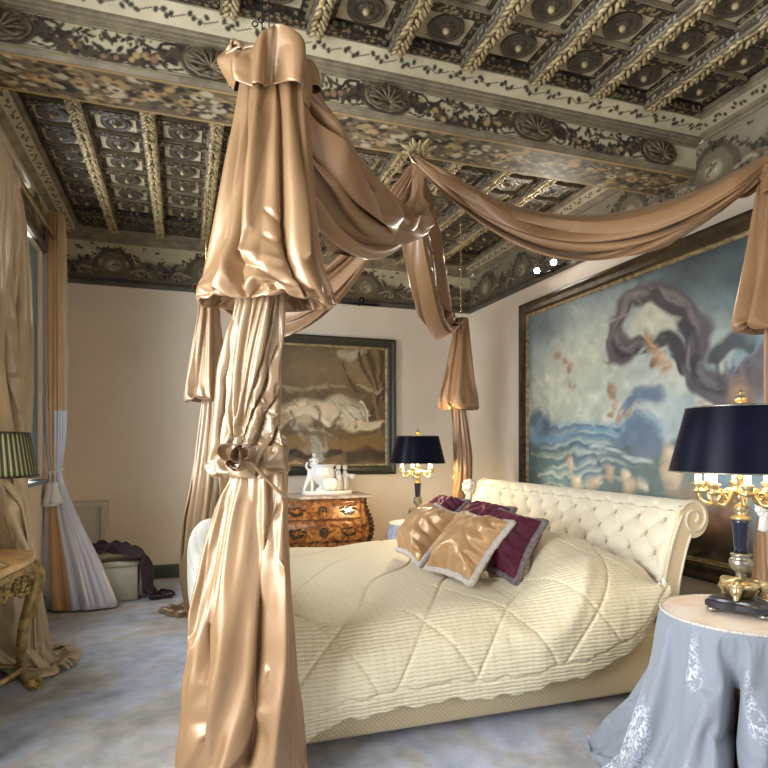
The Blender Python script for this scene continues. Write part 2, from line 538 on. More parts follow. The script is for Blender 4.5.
def swag(mb, A, B, sag, prof=(1.0, 1.0), prof2=None, n=90, nv=70, pleats=6, seed=3, out=0.05, gather=0.0, mat=0, skewdir=None):
    """cloth slung from A to B: every pleat line hangs its own curve, sag = (top edge, bottom edge)"""
    A = np.array(A, float); B = np.array(B, float)
    s = np.linspace(0, 1, n)[None, :]; v = np.linspace(0, 1, nv)[:, None]
    a, b = prof
    f = (s ** a) * ((1 - s) ** b); f = f / f.max()
    r = np.random.default_rng(seed)
    hd = (B - A) * np.array([1, 1, 0]); hd /= np.linalg.norm(hd); nd = np.array([hd[1], -hd[0], 0])
    env = ss(0, .12, s) * ss(1, .88, s) * 0.75 + 0.25
    vv = v + 0.05 * np.sin(2 * PI * v * 2 + 5 * s)
    if prof2:
        f2 = (s ** prof2[0]) * ((1 - s) ** prof2[1]); f2 = f2 / f2.max()
        z = -(sag[0] * f * (1 - vv) + sag[1] * f2 * vv)
    else:
        z = -(sag[0] + (sag[1] - sag[0]) * vv) * f
    ph = r.uniform(0, 6)
    pl = np.abs(np.sin(PI * pleats * (v + 0.06 * np.sin(3 * s + ph) + 0.1 * np.sin(5 * v + 2 * s)))) - .5
    o = out * env * (1.0 * pl + 0.9 * np.sin(PI * v) - 0.2)
    z = z + 0.35 * out * env * np.cos(2 * PI * pleats * v + 3 * s)
    gz = gather * (0.5 - v) * (1 - ss(0, .15, s) * ss(1, .85, s))
    G = np.zeros((nv, n, 3))
    for q in range(3):
        G[:, :, q] = A[q] + (B[q] - A[q]) * s + nd[q] * o
    G[:, :, 2] += z + gz
    mb.grid(G, mat=mat)
    return G

def skin_part(chains, levels=1):
    """list of (points, radii) chains -> verts, faces of tapered joined limbs"""
    vs = []; es = []; rs = []; idx = {}
    for pts, rad in chains:
        prev = None
        for p, r in zip(pts, rad):
            key = tuple(round(q, 4) for q in p)
            if key not in idx:
                idx[key] = len(vs); vs.append(p); rs.append(r)
            i = idx[key]
            if prev is not None and prev != i:
                es.append((prev, i))
            prev = i
    me = bpy.data.meshes.new('tmp'); me.from_pydata([tuple(np.array(p) * 10) for p in vs], es, [])
    o = bpy.data.objects.new('tmp', me); COL.objects.link(o)
    m = o.modifiers.new('s', 'SKIN')
    for i, r in enumerate(rs):
        sv = me.skin_vertices[0].data[i]
        sv.radius = (r * 10, r * 10); sv.use_root = (i == 0)
    sb = o.modifiers.new('b', 'SUBSURF'); sb.levels = levels
    dg = bpy.context.evaluated_depsgraph_get(); dg.update()
    e = o.evaluated_get(dg).to_mesh()
    V = [tuple(q.co / 10) for q in e.vertices]; F = [tuple(p.vertices) for p in e.polygons]
    bpy.data.objects.remove(o); bpy.data.meshes.remove(me)
    return V, F

# ------------------------------------------------------------------ painter
class Canvas:
    """a painted flat surface, w x h units, colours laid down in order"""
    def __init__(self, w, h, res, base):
        self.w, self.h = w, h
        self.nx = int(w / res) + 1; self.ny = int(h / res) + 1
        self.x = np.linspace(0, w, self.nx)[None, :]; self.y = np.linspace(0, h, self.ny)[:, None]
        self.c = np.ones((self.ny, self.nx, 3)) * np.array(base)
        self.x0, self.y0 = self.x, self.y
    def warp(self, amp, s, seed):
        """hand-drawn wobble for everything painted after this"""
        a = self.noise(s, seed, 3) - .5; b = self.noise(s, seed + 1, 3) - .5
        self.x = self.x0 + amp * a; self.y = self.y0 + amp * b
    def mix(self, a, col):
        a = np.clip(a, 0, 1)[..., None]
        self.c = self.c * (1 - a) + a * np.array(col)
    def noise(self, s, seed=0, oct=4, sx=1.0):
        r = np.random.default_rng(seed); o = 0; w = 1; W = 0
        for k in range(oct):
            gx = int(self.w * s * sx) + 3; gy = int(self.h * s) + 3
            g = r.random((gy, gx))
            fx = np.broadcast_to(self.x0 / self.w * (gx - 2), (self.ny, self.nx)); fy = np.broadcast_to(self.y0 / self.h * (gy - 2), (self.ny, self.nx))
            ix = np.clip(fx.astype(int), 0, gx - 2); iy = np.clip(fy.astype(int), 0, gy - 2)
            u = fx - ix; v = fy - iy; u = u * u * (3 - 2 * u); v = v * v * (3 - 2 * v)
            o = o + w * (g[iy, ix] * (1 - u) * (1 - v) + g[iy, ix + 1] * u * (1 - v) + g[iy + 1, ix] * (1 - u) * v + g[iy + 1, ix + 1] * u * v)
            W += w; w *= .5; s *= 2
        return o / W
    def ell(self, cx, cy, rx, ry, col, soft=0.25, ang=0, alpha=1.0):
        ca, sa = math.cos(ang), math.sin(ang)
        dx = self.x - cx; dy = self.y - cy
        q = np.sqrt(((dx * ca + dy * sa) / rx) ** 2 + ((-dx * sa + dy * ca) / ry) ** 2)
        self.mix(alpha * (1 - ss(1 - soft, 1 + soft, q)), col)
    def stroke(self, pts, w, col, soft=0.3, alpha=1.0):
        pts = np.array(pts, float)
        D = np.full((self.ny, self.nx), 9.0)
        ws = np.full(len(pts), w) if np.isscalar(w) else np.interp(np.linspace(0, 1, len(pts)), np.linspace(0, 1, len(w)), w)
        for i in range(len(pts) - 1):
            a, b = pts[i], pts[i + 1]; d = b - a; L = d @ d + 1e-12
            t = np.clip(((self.x - a[0]) * d[0] + (self.y - a[1]) * d[1]) / L, 0, 1)
            q = np.hypot(self.x - a[0] - t * d[0], self.y - a[1] - t * d[1]) / (ws[i] + (ws[i + 1] - ws[i]) * t)
            D = np.minimum(D, q)
        self.mix(alpha * (1 - ss(1 - soft, 1 + soft, D)), col)
    def mesh(self, mb, fn):
        """fn(x, y) -> 3-D arrays"""
        X, Y, Z = fn(np.broadcast_to(self.x0, (self.ny, self.nx)), np.broadcast_to(self.y0, (self.ny, self.nx)))
        k = len(mb.v)
        mb.grid(np.stack([X, Y, Z], -1))
        c = np.concatenate([np.clip(self.c, 0, 1).reshape(-1, 3), np.ones((self.nx * self.ny, 1))], 1)
        mb.col = c if mb.col is None else np.concatenate([mb.col, c])
        return mb

def smooth_path(pts, n=24):
    pts = np.array(pts, float)
    p = np.vstack([2 * pts[0] - pts[1], pts, 2 * pts[-1] - pts[-2]])
    out = []
    for i in range(1, len(p) - 2):
        for t in np.linspace(0, 1, n, endpoint=False):
            out.append(0.5 * (2 * p[i] + (p[i + 1] - p[i - 1]) * t + (2 * p[i - 1] - 5 * p[i] + 4 * p[i + 1] - p[i + 2]) * t * t + (3 * p[i] - p[i - 1] - 3 * p[i + 1] + p[i + 2]) * t ** 3))
    out.append(pts[-1])
    return np.array(out)
# ------------------------------------------------------------------ letting a cloth settle
def settle(o, grow=0.2, frames=30, hold=0.0, ends=(2, 2), nu=0, nv=0, mass=.3, bend=.5, tens=15, grav=0.5, quality=4, sub=1, pins=None):
    """buckle the gathered cloth into natural creases, keep the result as plain mesh"""
    me = o.data
    vg = o.vertex_groups.new(name='pin')
    if hold > 0: vg.add(list(range(len(me.vertices))), hold, 'REPLACE')
    if pins is None:
        pins = list(range(ends[0] * nu)) + list(range((nv - ends[1]) * nu, nv * nu))
    vg.add(pins, 1.0, 'REPLACE')
    c = o.modifiers.new('cloth', 'CLOTH'); s = c.settings
    s.quality = quality; s.mass = mass; s.tension_stiffness = tens; s.compression_stiffness = tens; s.shear_stiffness = tens * .4; s.bending_stiffness = bend
    s.shrink_min = -grow; s.vertex_group_mass = 'pin'; s.pin_stiffness = 1.0
    s.effector_weights.gravity = grav; s.air_damping = 3
    c.collision_settings.use_collision = False; c.collision_settings.use_self_collision = False
    c.point_cache.frame_start = 1; c.point_cache.frame_end = frames + 1
    for f in range(1, frames + 1):
        scene.frame_set(f)
    dg = bpy.context.evaluated_depsgraph_get()
    new = bpy.data.meshes.new_from_object(o.evaluated_get(dg))
    o.modifiers.remove(c); o.vertex_groups.clear()
    old = o.data; nm = old.name; o.data = new; bpy.data.meshes.remove(old); new.name = nm
    if sub:
        m_ = o.modifiers.new('smooth', 'SUBSURF'); m_.levels = sub; m_.render_levels = sub
    scene.frame_set(1)
    return o
# ------------------------------------------------------------------ room shell
XL, XR, YB, YF = -0.81, 2.44, 4.85, -1.0
ZC = 2.60
m = MB(); m.box(((XL + XR) / 2, (YB + YF) / 2, -0.05), (XR - XL + .4, YB - YF + .4, 0.1)); struct(m.build('floor', M['carpet'], smooth=False))
def wall_with_holes(name, fixed, axis, lo, hi, holes, mat, th):
    """boxes round the openings, one mesh"""
    m = MB()
    xs = sorted({lo, hi} | {a for h in holes for a in h[:2]})
    for a, b in zip(xs[:-1], xs[1:]):
        hz = [h for h in holes if h[0] <= a + 1e-6 and h[1] >= b - 1e-6]
        segs = [(0, 2.72)] if not hz else [(0, hz[0][2]), (hz[0][3], 2.72)]
        for z0, z1 in segs:
            c = ((a + b) / 2, (z0 + z1) / 2); s = (b - a, z1 - z0)
            if axis == 'y':
                m.box((fixed + th / 2, c[0], c[1]), (abs(th), s[0], s[1]))
            else:
                m.box((c[0], fixed + th / 2, c[1]), (s[0], abs(th), s[1]))
    return struct(m.build(name, mat, smooth=False))
WIN1 = (3.2, 4.1, 0.80, 2.18); WIN2 = (0.35, 1.75, 0.35, 2.18); FILL_WIN = (0.1, 2.0, 0.35, 2.18)  # third opening is unseen, added behind the camera for fill light
wall_with_holes('wall_left', XL, 'y', YF, YB, [WIN2, WIN1], M['plaster'], -0.16)
wall_with_holes('wall_right', XR, 'y', YF, YB, [], M['plaster'], 0.12)
wall_with_holes('wall_back', YB, 'x', XL - .16, XR + .12, [], M['plaster'], 0.12)
wall_with_holes('wall_front', YF, 'x', XL - .16, XR + .12, [FILL_WIN], M['plaster'], -0.16)

def window(n, hole, axis, fixed, inward):
    """casement frame in the reveal, with bars and panes"""
    a0, a1, z0, z1 = hole
    root = MB(); g = MB()
    def bar(p0, p1, q0, q1, dpt):
        c = ((p0 + p1) / 2, (q0 + q1) / 2); s = (p1 - p0, q1 - q0)
        if axis == 'y': root.box((fixed, c[0], c[1]), (dpt, s[0], s[1]))
        else: root.box((c[0], fixed, c[1]), (s[0], dpt, s[1]))
    f = 0.045
    bar(a0, a1, z0, z0 + f, .05); bar(a0, a1, z1 - f, z1, .05); bar(a0, a0 + .12, z0 + f, z1 - f, .05); bar(a1 - .12, a1, z0 + f, z1 - f, .05)
    am = (a0 + a1) / 2; bar(am - .035, am + .035, z0 + f, z1 - f, .055)
    for k in (1, 2):
        zz = z0 + (z1 - z0) * k / 3; bar(a0 + f, am - .035, zz - .014, zz + .014, .035); bar(am + .035, a1 - f, zz - .014, zz + .014, .035)
    fr = struct(root.build('window_%d' % n, M['window_paint'], smooth=False, bevel=.004))
    if axis == 'y': g.box((fixed - .01, am, (z0 + z1) / 2), (.006, a1 - a0 - .06, z1 - z0 - .06))
    else: g.box((am, fixed - .01, (z0 + z1) / 2), (a1 - a0 - .06, .006, z1 - z0 - .06))
    g.build('pane', M['glass'], fr, smooth=False)
    if n == 1:
        sh_ = MB(); ym = 3.97
        sh_.box((XL - .030, ym, 1.49), (.022, .25, 1.36))
        for zc, hh in ((.98, .24), (1.38, .42), (1.88, .42)):
            sh_.box((XL - .017, ym, zc), (.008, .17, hh)); sh_.box((XL - .012, ym, zc), (.008, .13, hh - .05))
        sh_.build('shutter', M['window_paint'], fr, smooth=False, bevel=.003)
    s = MB()
    if axis == 'y': s.box((XL - .05, am, z0 - .012), (.16, a1 - a0 + .02, .022))
    else: s.box((am, YF - .05, z0 - .012), (a1 - a0 + .02, .16, .022))
    s.build('sill', M['window_paint'], fr, smooth=False)
window(1, WIN1, 'y', XL - .10, 1); window(2, WIN2, 'y', XL - .10, 1); window(3, FILL_WIN, 'x', YF - .10, 1)  # the last one is an unseen window, added to let in fill

# skirting boards and the dark picture moulding under the frieze
def run(name, poly, axis, a, b, mat):
    m = MB(); m.prism(poly, axis, a, b); return struct(m.build(name, mat, smooth=False))
bb = [(0, 0), (.022, 0), (.022, .085), (.012, .098), (0, .1)]
run('baseboard_back', [(YB - p, q) for p, q in bb], 'x', XL, XR, M['base_green'])
run('baseboard_right', [(XR - p, q) for p, q in bb], 'y', YF, YB, M['base_green'])
run('baseboard_left', [(XL + p, q) for p, q in bb], 'y', YF, YB, M['base_green'])
pm = [(0, 0), (.022, 0), (.03, .012), (.03, .03), (.018, .042), (.018, .055), (0, .062)]
run('trim_1', [(YB - p, q + 2.183) for p, q in pm], 'x', XL, XR, M['trim_dark'])
run('trim_2', [(XR - p, q + 2.183) for p, q in pm], 'y', YF, YB, M['trim_dark'])
run('trim_3', [(XL + p, q + 2.183) for p, q in pm], 'y', YF, YB, M['trim_dark'])

# ------------------------------------------------------------------ painted decoration
CREAM = rgb(196, 182, 150); DARK = rgb(46, 39, 31); MID = rgb(106, 92, 70); OCHRE = rgb(176, 148, 98); ROSE = rgb(150, 112, 88); UMB = rgb(78, 66, 50)
paintm = painted('distemper painting')
def foliage(c, path, wid, seed, n=None, cols=(DARK, DARK, UMB, MID), size=0.014, elong=2.0):
    r = np.random.default_rng(seed)
    path = np.array(path); L = np.sum(np.hypot(*np.diff(path, axis=0).T))
    n = n or int(L / size * 2.6)
    for i in range(n):
        t = r.random() * (len(path) - 1); k = int(t); p = path[k] + (path[min(k + 1, len(path) - 1)] - path[k]) * (t - k)
        q = r.normal(0, wid, 2)
        s = size * r.uniform(.5, 1.2)
        c.ell(p[0] + q[0], p[1] + q[1], s, s / elong, cols[r.integers(len(cols))], .3, r.uniform(0, 3.14))
def scatter_leaves(c, n, seed, y0, y1, size=0.012, col=DARK):
    r = np.random.default_rng(seed)
    for i in range(n):
        x = r.uniform(0, c.w); y = r.uniform(y0, y1); a = r.uniform(0, 3.14)
        c.ell(x, y, size * r.uniform(.7, 1.3), size * .5, col, .3, a)
        c.ell(x + size * 1.3, y + r.normal(0, size * .4), size * .8, size * .45, col, .3, a + 1)
def aged(c, seed, amt=.25):
    n = c.noise(5, seed, 5)
    c.c = c.c * (1 - amt + amt * 1.6 * n[..., None])
    n2 = c.noise(30, seed + 1, 3)
    c.c = c.c * (0.9 + .2 * n2[..., None])
W = XR - XL
SHX = [-0.59, 0.10, 0.80, 1.50, 2.20]

# the great beam across the room
m = MB()
prof = [(2.37, 2.357), (2.36, 2.372), (2.352, 2.376), (2.352, 2.494), (2.346, 2.496), (2.346, 2.501), (2.336, 2.503), (2.334, 2.510), (2.322, 2.512), (2.319, 2.519), (2.310, 2.521), (2.31, 2.524), (2.245, 2.568), (2.235, 2.60)]
far = [(4.99 - y, z) for y, z in prof][::-1]
m.prism(prof + far, 'x', XL, XR)
beam = struct(m.build('trim_4', M['trim_light'], smooth=False))
c = Canvas(W, .116, .0042, CREAM)
for i, x in enumerate(SHX):
    x0 = x - XL
    if i < 4:
        x1 = SHX[i + 1] - XL
        p = smooth_path([(x0 + .08, .095), (x0 + .2, .045), ((x0 + x1) / 2, .018), (x1 - .2, .045), (x1 - .08, .095)], 12)
        foliage(c, p, .015, 20 + i, n=230, size=.018, cols=(DARK, DARK, UMB, rgb(44, 38, 30)))
        foliage(c, p, .007, 40 + i, n=34, cols=(MID, OCHRE, UMB, ROSE), size=.012, elong=1.1)
        for sgn, xx in ((1, x0 + .12), (-1, x1 - .12)):
            c.stroke(smooth_path([(xx, .108), (xx + sgn * .05, .1), (xx + sgn * .07, .075), (xx + sgn * .11, .085), (xx + sgn * .13, .1)], 6), .0055, DARK)
            foliage(c, [(xx + sgn * .1, .09), (xx + sgn * .24, .085)], .014, 60 + i + sgn, n=22, size=.012)
            c.stroke(smooth_path([(xx - sgn * .02, .02), (xx + sgn * .03, .012), (xx + sgn * .05, .03), (xx + sgn * .03, .04)], 6), .004, DARK)
            foliage(c, [(xx - sgn * .02, .07), (xx + sgn * .03, .05)], .014, 90 + i + sgn, n=26, size=.017, cols=(DARK, UMB))
    c.ell(x0, .058, .112, .07, UMB, .1)
for yy in (.006, .110): c.stroke([(0, yy), (W, yy)], .0022, UMB)
aged(c, 5)
m = MB(); c.mesh(m, lambda x, y: (x + XL, 0 * x + 2.350, y + 2.377)); m.build('painted_face', paintm, beam)
c = Canvas(W, .075, .0042, CREAM)
r = np.random.default_rng(4)
for x in np.arange(.03, W, .115):
    for q in range(4):
        c.ell(x + q * .018 + r.normal(0, .004), .04 + .012 * math.sin(q * 2 + x * 9), .011, .008, DARK, .3, r.uniform(0, 3))
    c.stroke([(x, .05), (x + .05, .028), (x + .1, .045)], .0022, UMB)
aged(c, 6)
m = MB(); c.mesh(m, lambda x, y: (x + XL, 2.309 - y * (.064 / .075), 2.5245 + y * (.043 / .075))); m.build('painted_band', paintm, beam)
c = Canvas(W, .25, .006, rgb(110, 94, 70))
r = np.random.default_rng(8)
for i in range(1300):
    x = r.uniform(0, W); y = .125 + r.normal(0, .055); s = r.uniform(.008, .026)
    col = [UMB, DARK, DARK, MID, OCHRE, CREAM, rgb(150, 128, 92)][r.integers(7)]
    c.ell(x, y, s, s * r.uniform(.4, .9), col, .35, r.uniform(-.6, .6))
for i in range(26):
    x = .06 + i * .127; c.ell(x, .125 + r.normal(0, .02), .03, .022, [OCHRE, CREAM, rgb(196, 160, 104)][i % 3], .3); c.ell(x, .125, .012, .009, UMB, .3)
c.mix(1 - ss(.012, .02, np.broadcast_to(c.y, (c.ny, c.nx))), OCHRE); c.mix(ss(.232, .24, np.broadcast_to(c.y, (c.ny, c.nx))), OCHRE)
aged(c, 7)
m = MB(); c.mesh(m, lambda x, y: (x + XL, 2.371 + y * (.248 / .25), 0 * x + 2.3555)); m.build('painted_soffit', paintm, beam)
# scallop shells carved on the beam
M['shell'] = simple('umber scallop carving', rgb(120, 104, 78), 0.55, col2=rgb(76, 64, 48), scale=20, bump=0.3)
sh = MB(); rows = []
for j in range(12):
    t = j / 11; row = []
    for i in range(72):
        a = 2 * PI * i / 72
        flute = .5 + .5 * math.cos(a * 11)
        hgt = .022 * math.sin(PI * min(1, t * 1.05)) * (0.55 + .45 * flute * (t > .15)) if t < .86 else .014 * (1 - (t - .86) / .14) + .006
        row.append((.098 * t * math.cos(a), -hgt - .001, .058 * t * math.sin(a) - .0 + .004 * flute * t))
    rows.append(row)
sh.grid(rows, cu=True)
for k, a in enumerate(np.linspace(.25, PI - .25, 7)):
    sh.tube([(0, -.03, -.03), (.05 * math.cos(a), -.032, -.03 + .045 * math.sin(a)), (.085 * math.cos(a), -.024, -.03 + .075 * math.sin(a))], [.004, .006, .008], 6)
for s_ in (-1, 1):
    sh.tube([(s_ * .01, -.028, -.03), (s_ * .05, -.03, -.045), (s_ * .075, -.026, -.03), (s_ * .06, -.026, -.018)], [.008, .007, .006, .004], 6)
for x in SHX:
    q = MB(); q.v = [(a + x, b + 2.350, cc + 2.436) for a, b, cc in sh.v]; q.f = sh.f; q.m = sh.m; q.uv = sh.uv
    q.build('shell', M['shell'], beam)

# friezes
def frieze(wd, hgt, seed, period=.62, ground=CREAM):
    c = Canvas(wd, hgt, .0045, ground)
    c.mix(1 - ss(hgt * .34, hgt * .62, np.broadcast_to(c.y, (c.ny, c.nx)) + .22 * hgt * (c.noise(7, seed) - .5) * 2), MID)
    k = int(round(wd / period)); per = wd / k
    for i in range(k):
        x = (i + .5) * per
        c.stroke([(x - .14, hgt * .12), (x - .12, hgt * .5), (x - .05, hgt * .78), (x + .05, hgt * .78), (x + .12, hgt * .5), (x + .14, hgt * .12)], .02, rgb(84, 74, 58), .3)
        c.ell(x, hgt * .46, .085, hgt * .3, rgb(116, 104, 82), .15)
        c.ell(x, hgt * .36, .05, hgt * .17, rgb(158, 146, 118), .3)
        foliage(c, [(x - .02, hgt * .36), (x + .02, hgt * .4)], .018, seed + i, n=14, size=.012, cols=(UMB, MID, CREAM))
        for s_ in (-1, 1):
            p = smooth_path([(x + s_ * .1, hgt * .75), (x + s_ * .19, hgt * .5), (x + s_ * .3, hgt * .34), (x + s_ * per * .5, hgt * .55)], 10)
            foliage(c, p, .012, seed + 9 * i + s_, size=.015)
            c.stroke(smooth_path([(x + s_ * .12, hgt * .2), (x + s_ * .2, hgt * .28), (x + s_ * .24, hgt * .14), (x + s_ * .18, hgt * .1)], 8), .009, rgb(150, 138, 112))
            foliage(c, [(x + s_ * .15, hgt * .12), (x + s_ * per * .48, hgt * .2)], .014, seed + 70 + 3 * i + s_, n=26, size=.016, cols=(DARK, UMB, rgb(140, 126, 100), MID))
        foliage(c, [(x - .06, hgt * .82), (x + .06, hgt * .82)], .012, seed + 200 + i, n=16, size=.014)
    scatter_leaves(c, int(wd * 9), seed + 3, hgt * .78, hgt * .97)
    aged(c, seed, .35)
    return c
FH = 2.50 - 2.245
c = frieze(W, FH, 11); m = MB(); c.mesh(m, lambda x, y: (x + XL, 0 * x + YB - .004, y + 2.245)); struct(m.build('trim_5', paintm))
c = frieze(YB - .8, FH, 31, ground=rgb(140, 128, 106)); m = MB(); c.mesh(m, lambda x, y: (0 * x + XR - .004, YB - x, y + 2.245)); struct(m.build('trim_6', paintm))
c = frieze(YB - .8, FH, 51); m = MB(); c.mesh(m, lambda x, y: (0 * x + XL + .004, YB - x, y + 2.245)); struct(m.build('trim_7', paintm))
# stepped cornice over the friezes
cp = [(0, 2.50), (.012, 2.50), (.016, 2.512), (.03, 2.52), (.034, 2.532), (.085, 2.566), (.09, 2.578), (.105, 2.582), (.105, ZC), (0, ZC)]
run('trim_8', [(YB - p, q) for p, q in cp], 'x', XL, XR, M['trim_light'])
for nm, s_, x0 in (('trim_9', -1, XR), ('trim_10', 1, XL)):
    mm = MB()
    for a, b in ((YF, 2.30), (2.70, YB - .1)):
        mm.prism([(x0 + s_ * p, q) for p, q in cp], 'y', a, b)
    tr = struct(mm.build(nm, M['trim_light'], smooth=False))
    c = Canvas(YB - .8, .055, .0045, rgb(172, 158, 130))
    r = np.random.default_rng(4)
    for x in np.arange(.03, c.w, .105):
        for q in range(4):
            c.ell(x + q * .019, .028 + .01 * math.sin(q * 2 + x * 9), .011, .007, DARK, .3, r.uniform(0, 3))
    aged(c, 9)
    keep = lambda x: x
    m = MB(); c.mesh(m, lambda x, y: (x0 + s_ * (.036 + y * (.047 / .055)), YB - x, 2.5325 + y * (.031 / .055) - .0015)); m.build('painted_band', paintm, tr)

# ------------------------------------------------------------------ coffered ceiling
RX = [-0.47, -0.156, 0.157, 0.47, 0.795, 1.105, 1.424, 1.73, 2.03]
edges = [XL + .1] + RX + [XR - .1]
NEAR = [2.09 - .225 * k for k in range(6)]; FAR = [4.32 - .22 * k for k in range(8)]
m = MB()
m.box(((XL + XR) / 2, (YB + YF) / 2, ZC + .05), (W + .3, YB - YF + .3, .08), 0)
cells = []
for a, b in zip(edges[:-1], edges[1:]):
    x = (a + b) / 2; w = b - a - .07
    for rowset, pitch in ((NEAR, .225), (FAR, .22)):
        for y in rowset:
            cells.append((x, y))
            m.box((x, y, ZC + .003), (.186, pitch - .058, .014), 1)           # cream field
            for s_ in (-1, 1):
                m.box((x + s_ * (.096 + (w / 2 - .096) / 2), y, ZC - .002), (w / 2 - .098, pitch - .06, .022), 2)
            m.box((x, y - pitch / 2, ZC - .012), (w, .040, .034), 2)
            for s_ in (-1, 1):
                m.box((x, y - pitch / 2 + s_ * .022, ZC - .009), (w, .006, .03), 3)
    for y0, y1 in ((2.20, 2.24), (2.66, 2.75), (4.44, 4.745)):
        m.box((x, (y0 + y1) / 2, ZC - .012), (w, y1 - y0, .034), 2)
    m.box((x, 4.60, ZC - .03), (w, .1, .02), 2)
ceil = struct(m.build('ceiling', [M['coffer_dark'], M['coffer_cream'], M['carved_brown'], M['trim_light']], smooth=False))
# ribs with a garland of leaves
def rib(y0, y1):
    m = MB()
    m.box((0, (y0 + y1) / 2, ZC - .028), (.062, y1 - y0, .056), 0)
    for s_ in (-1, 1):
        m.box((s_ * .033, (y0 + y1) / 2, ZC - .010), (.012, y1 - y0, .022), 1)
        m.box((s_ * .028, (y0 + y1) / 2, ZC - .056), (.009, y1 - y0, .008), 1)
    g = MB(); r = np.random.default_rng(3); n = int((y1 - y0) / .03)
    for i in range(n):
        y = y0 + (i + .5) * (y1 - y0) / n
        for s_ in (-1, 1):
            q = np.array([s_ * .011 + r.normal(0, .002), y, ZC - .060]); e = np.array([s_ * r.uniform(.010, .018), r.uniform(.012, .022), -r.uniform(.002, .010)])
            g.tube([q - e * .6, q, q + e, q + e * 1.25], [.004, .010, .006, .001], 5)
        if i % 3 == 0:
            g.ball((0, y, ZC - .07), (.008, .008, .008), 4)
    return m, g
first = {}
for key, (y0, y1) in (('near', (0.6, 2.22)), ('far', (2.68, 4.74))):
    mm, gg = rib(y0, y1)
    src = None
    for x in RX:
        if key == 'near' and x < .1: continue
        if src is None:
            o = mm.build('rib', [M['carved_grey'], M['trim_light']], ceil, smooth=False)
            g = gg.build('leaf_garland', M['leaf_gold'], o)
            src = o
        else:
            o = copy_tree(src, ceil)
        base = -ORG[ceil.name] * 0
        o.location = (x * U, 0, 0)
# carved rosettes with a gilt boss
rs = MB(); rows = []
for j in range(14):
    t = j / 13; row = []
    for i in range(48):
        a = 2 * PI * i / 48; fl = abs(math.cos(a * 11))
        r_ = .070 * (t if t > .02 else .02)
        if t < .45: h = .010 * math.sin(PI * t / .45) * (.6 + .4 * abs(math.cos(a * 4)))
        elif t < .9: h = .009 * math.sin(PI * (t - .45) / .45) * (.4 + .6 * fl)
        else: h = .009
        row.append((r_ * math.cos(a), r_ * math.sin(a), ZC - .004 - h - .004))
    rows.append(row)
rows.append([(x, y, ZC + .002) for x, y, z in rows[-1]])
rs.grid(rows, cu=True, cap=True)
bs = MB(); bs.lathe([(.002, ZC - .034), (.010, ZC - .030), (.014, ZC - .022), (.012, ZC - .014), (.018, ZC - .010), (.018, ZC - .006)], (0, 0, 0), 14)
src = None
for x, y in cells:
    d = np.dot((x, y, 0), FV); px = 384 + 600 * np.dot((x, y, 0), RV) / max(d, .1); py = 446 - 600 * 1.59 / max(d, .1)
    if d < .5 or px < -30 or px > 800 or py < -25: continue
    if 2.3 < y < 2.88: continue
    if src is None:
        o = rs.build('rosette', M['rosette'], ceil); bs.build('boss', M['leaf_gold'], o); src = o
    else:
        o = copy_tree(src, ceil)
    o.location = (x * U, y * U, 0)
# ------------------------------------------------------------------ bed
BX0, BX1, BY0, BY1 = 0.12, 1.80, 1.90, 3.42
bed = thing('sleigh_bed', (0.95, 2.66, 0), 'large cream upholstered sleigh bed with buttoned headboard under draped canopy', 'bed')
m = MB(); n = 40
def ring(z, e):
    pts = []
    for (x0, y0, x1, y1) in ((BX0 + e, BY0 + e, BX1, BY0 + e), (BX1, BY0 + e, BX1, BY1 - e), (BX1, BY1 - e, BX0 + e, BY1 - e), (BX0 + e, BY1 - e, BX0 + e, BY0 + e)):
        for i in range(n): pts.append((x0 + (x1 - x0) * i / n, y0 + (y1 - y0) * i / n, z))
    return pts
zs = [(.035, .02), (.05, .005), (.14, -.004), (.24, 0), (.29, .01), (.295, .03)]
uv = []
per = [0]
R0 = ring(0, 0)
for i in range(1, len(R0)): per.append(per[-1] + math.dist(R0[i], R0[i - 1]))
for z, e in zs: uv += [(p, z) for p in per]
m.grid([ring(z, e) for z, e in zs], cu=True, uv=uv, cap=True)
m.build('bed_base', M['weave'], bed)
m = MB()
for x, y in ((BX0 + .1, BY0 + .1), (BX1 - .1, BY0 + .1), (BX0 + .1, BY1 - .1), (BX1 - .1, BY1 - .1)):
    m = MB(); m.lathe([(.02, 0), (.03, .04)], (x, y, 0), 12); m.build('leg', M['walnut_dark'], bed)
m = MB(); rows = []
m.box(((BX0 + BX1) / 2 + .03, (BY0 + BY1) / 2, .345), (BX1 - BX0 - .06, BY1 - BY0 - .06, .10)); m.build('mattress', M['porcelain'] if False else M['white_panel'], bed, bevel=.03)

# headboard: a rolled sleigh back with deep buttoning
HY0, HY1 = 1.925, 3.66
def hprof():
    pts = smooth_path([(1.775, .04), (1.785, .3), (1.80, .42), (1.825, .54), (1.862, .65), (1.905, .735)], 14).tolist()
    cx, cz, r0 = 1.972, .703, .080
    for a in np.linspace(math.radians(158), math.radians(-205), 46):
        k = (math.radians(158) - a) / math.radians(363)
        r = r0 * (1 - .42 * k)
        pts.append((cx + r * math.cos(a), cz + r * math.sin(a)))
    return np.array(pts)
hp = hprof()
L = np.r_[0, np.cumsum(np.hypot(*np.diff(hp, axis=0).T))]
nv_ = 190; sL = np.linspace(0, L[-1], nv_)
hx = np.interp(sL, L, hp[:, 0]); hz = np.interp(sL, L, hp[:, 1])
tx = np.gradient(hx, sL); tz = np.gradient(hz, sL); nx, nz = -tz, tx
tl = np.hypot(nx, nz); nx /= tl; nz /= tl
nu_ = 330
yy = np.linspace(HY0, HY1, nu_)
SB, TB = .150, .150      # button spacing along and up
s0 = np.interp(.42, hz[:100], sL[:100])
Uu = (yy - HY0 - .075) / SB; Vv = (sL - s0) / TB
A = Uu[None, :] + Vv[:, None]; B = Uu[None, :] - Vv[:, None]
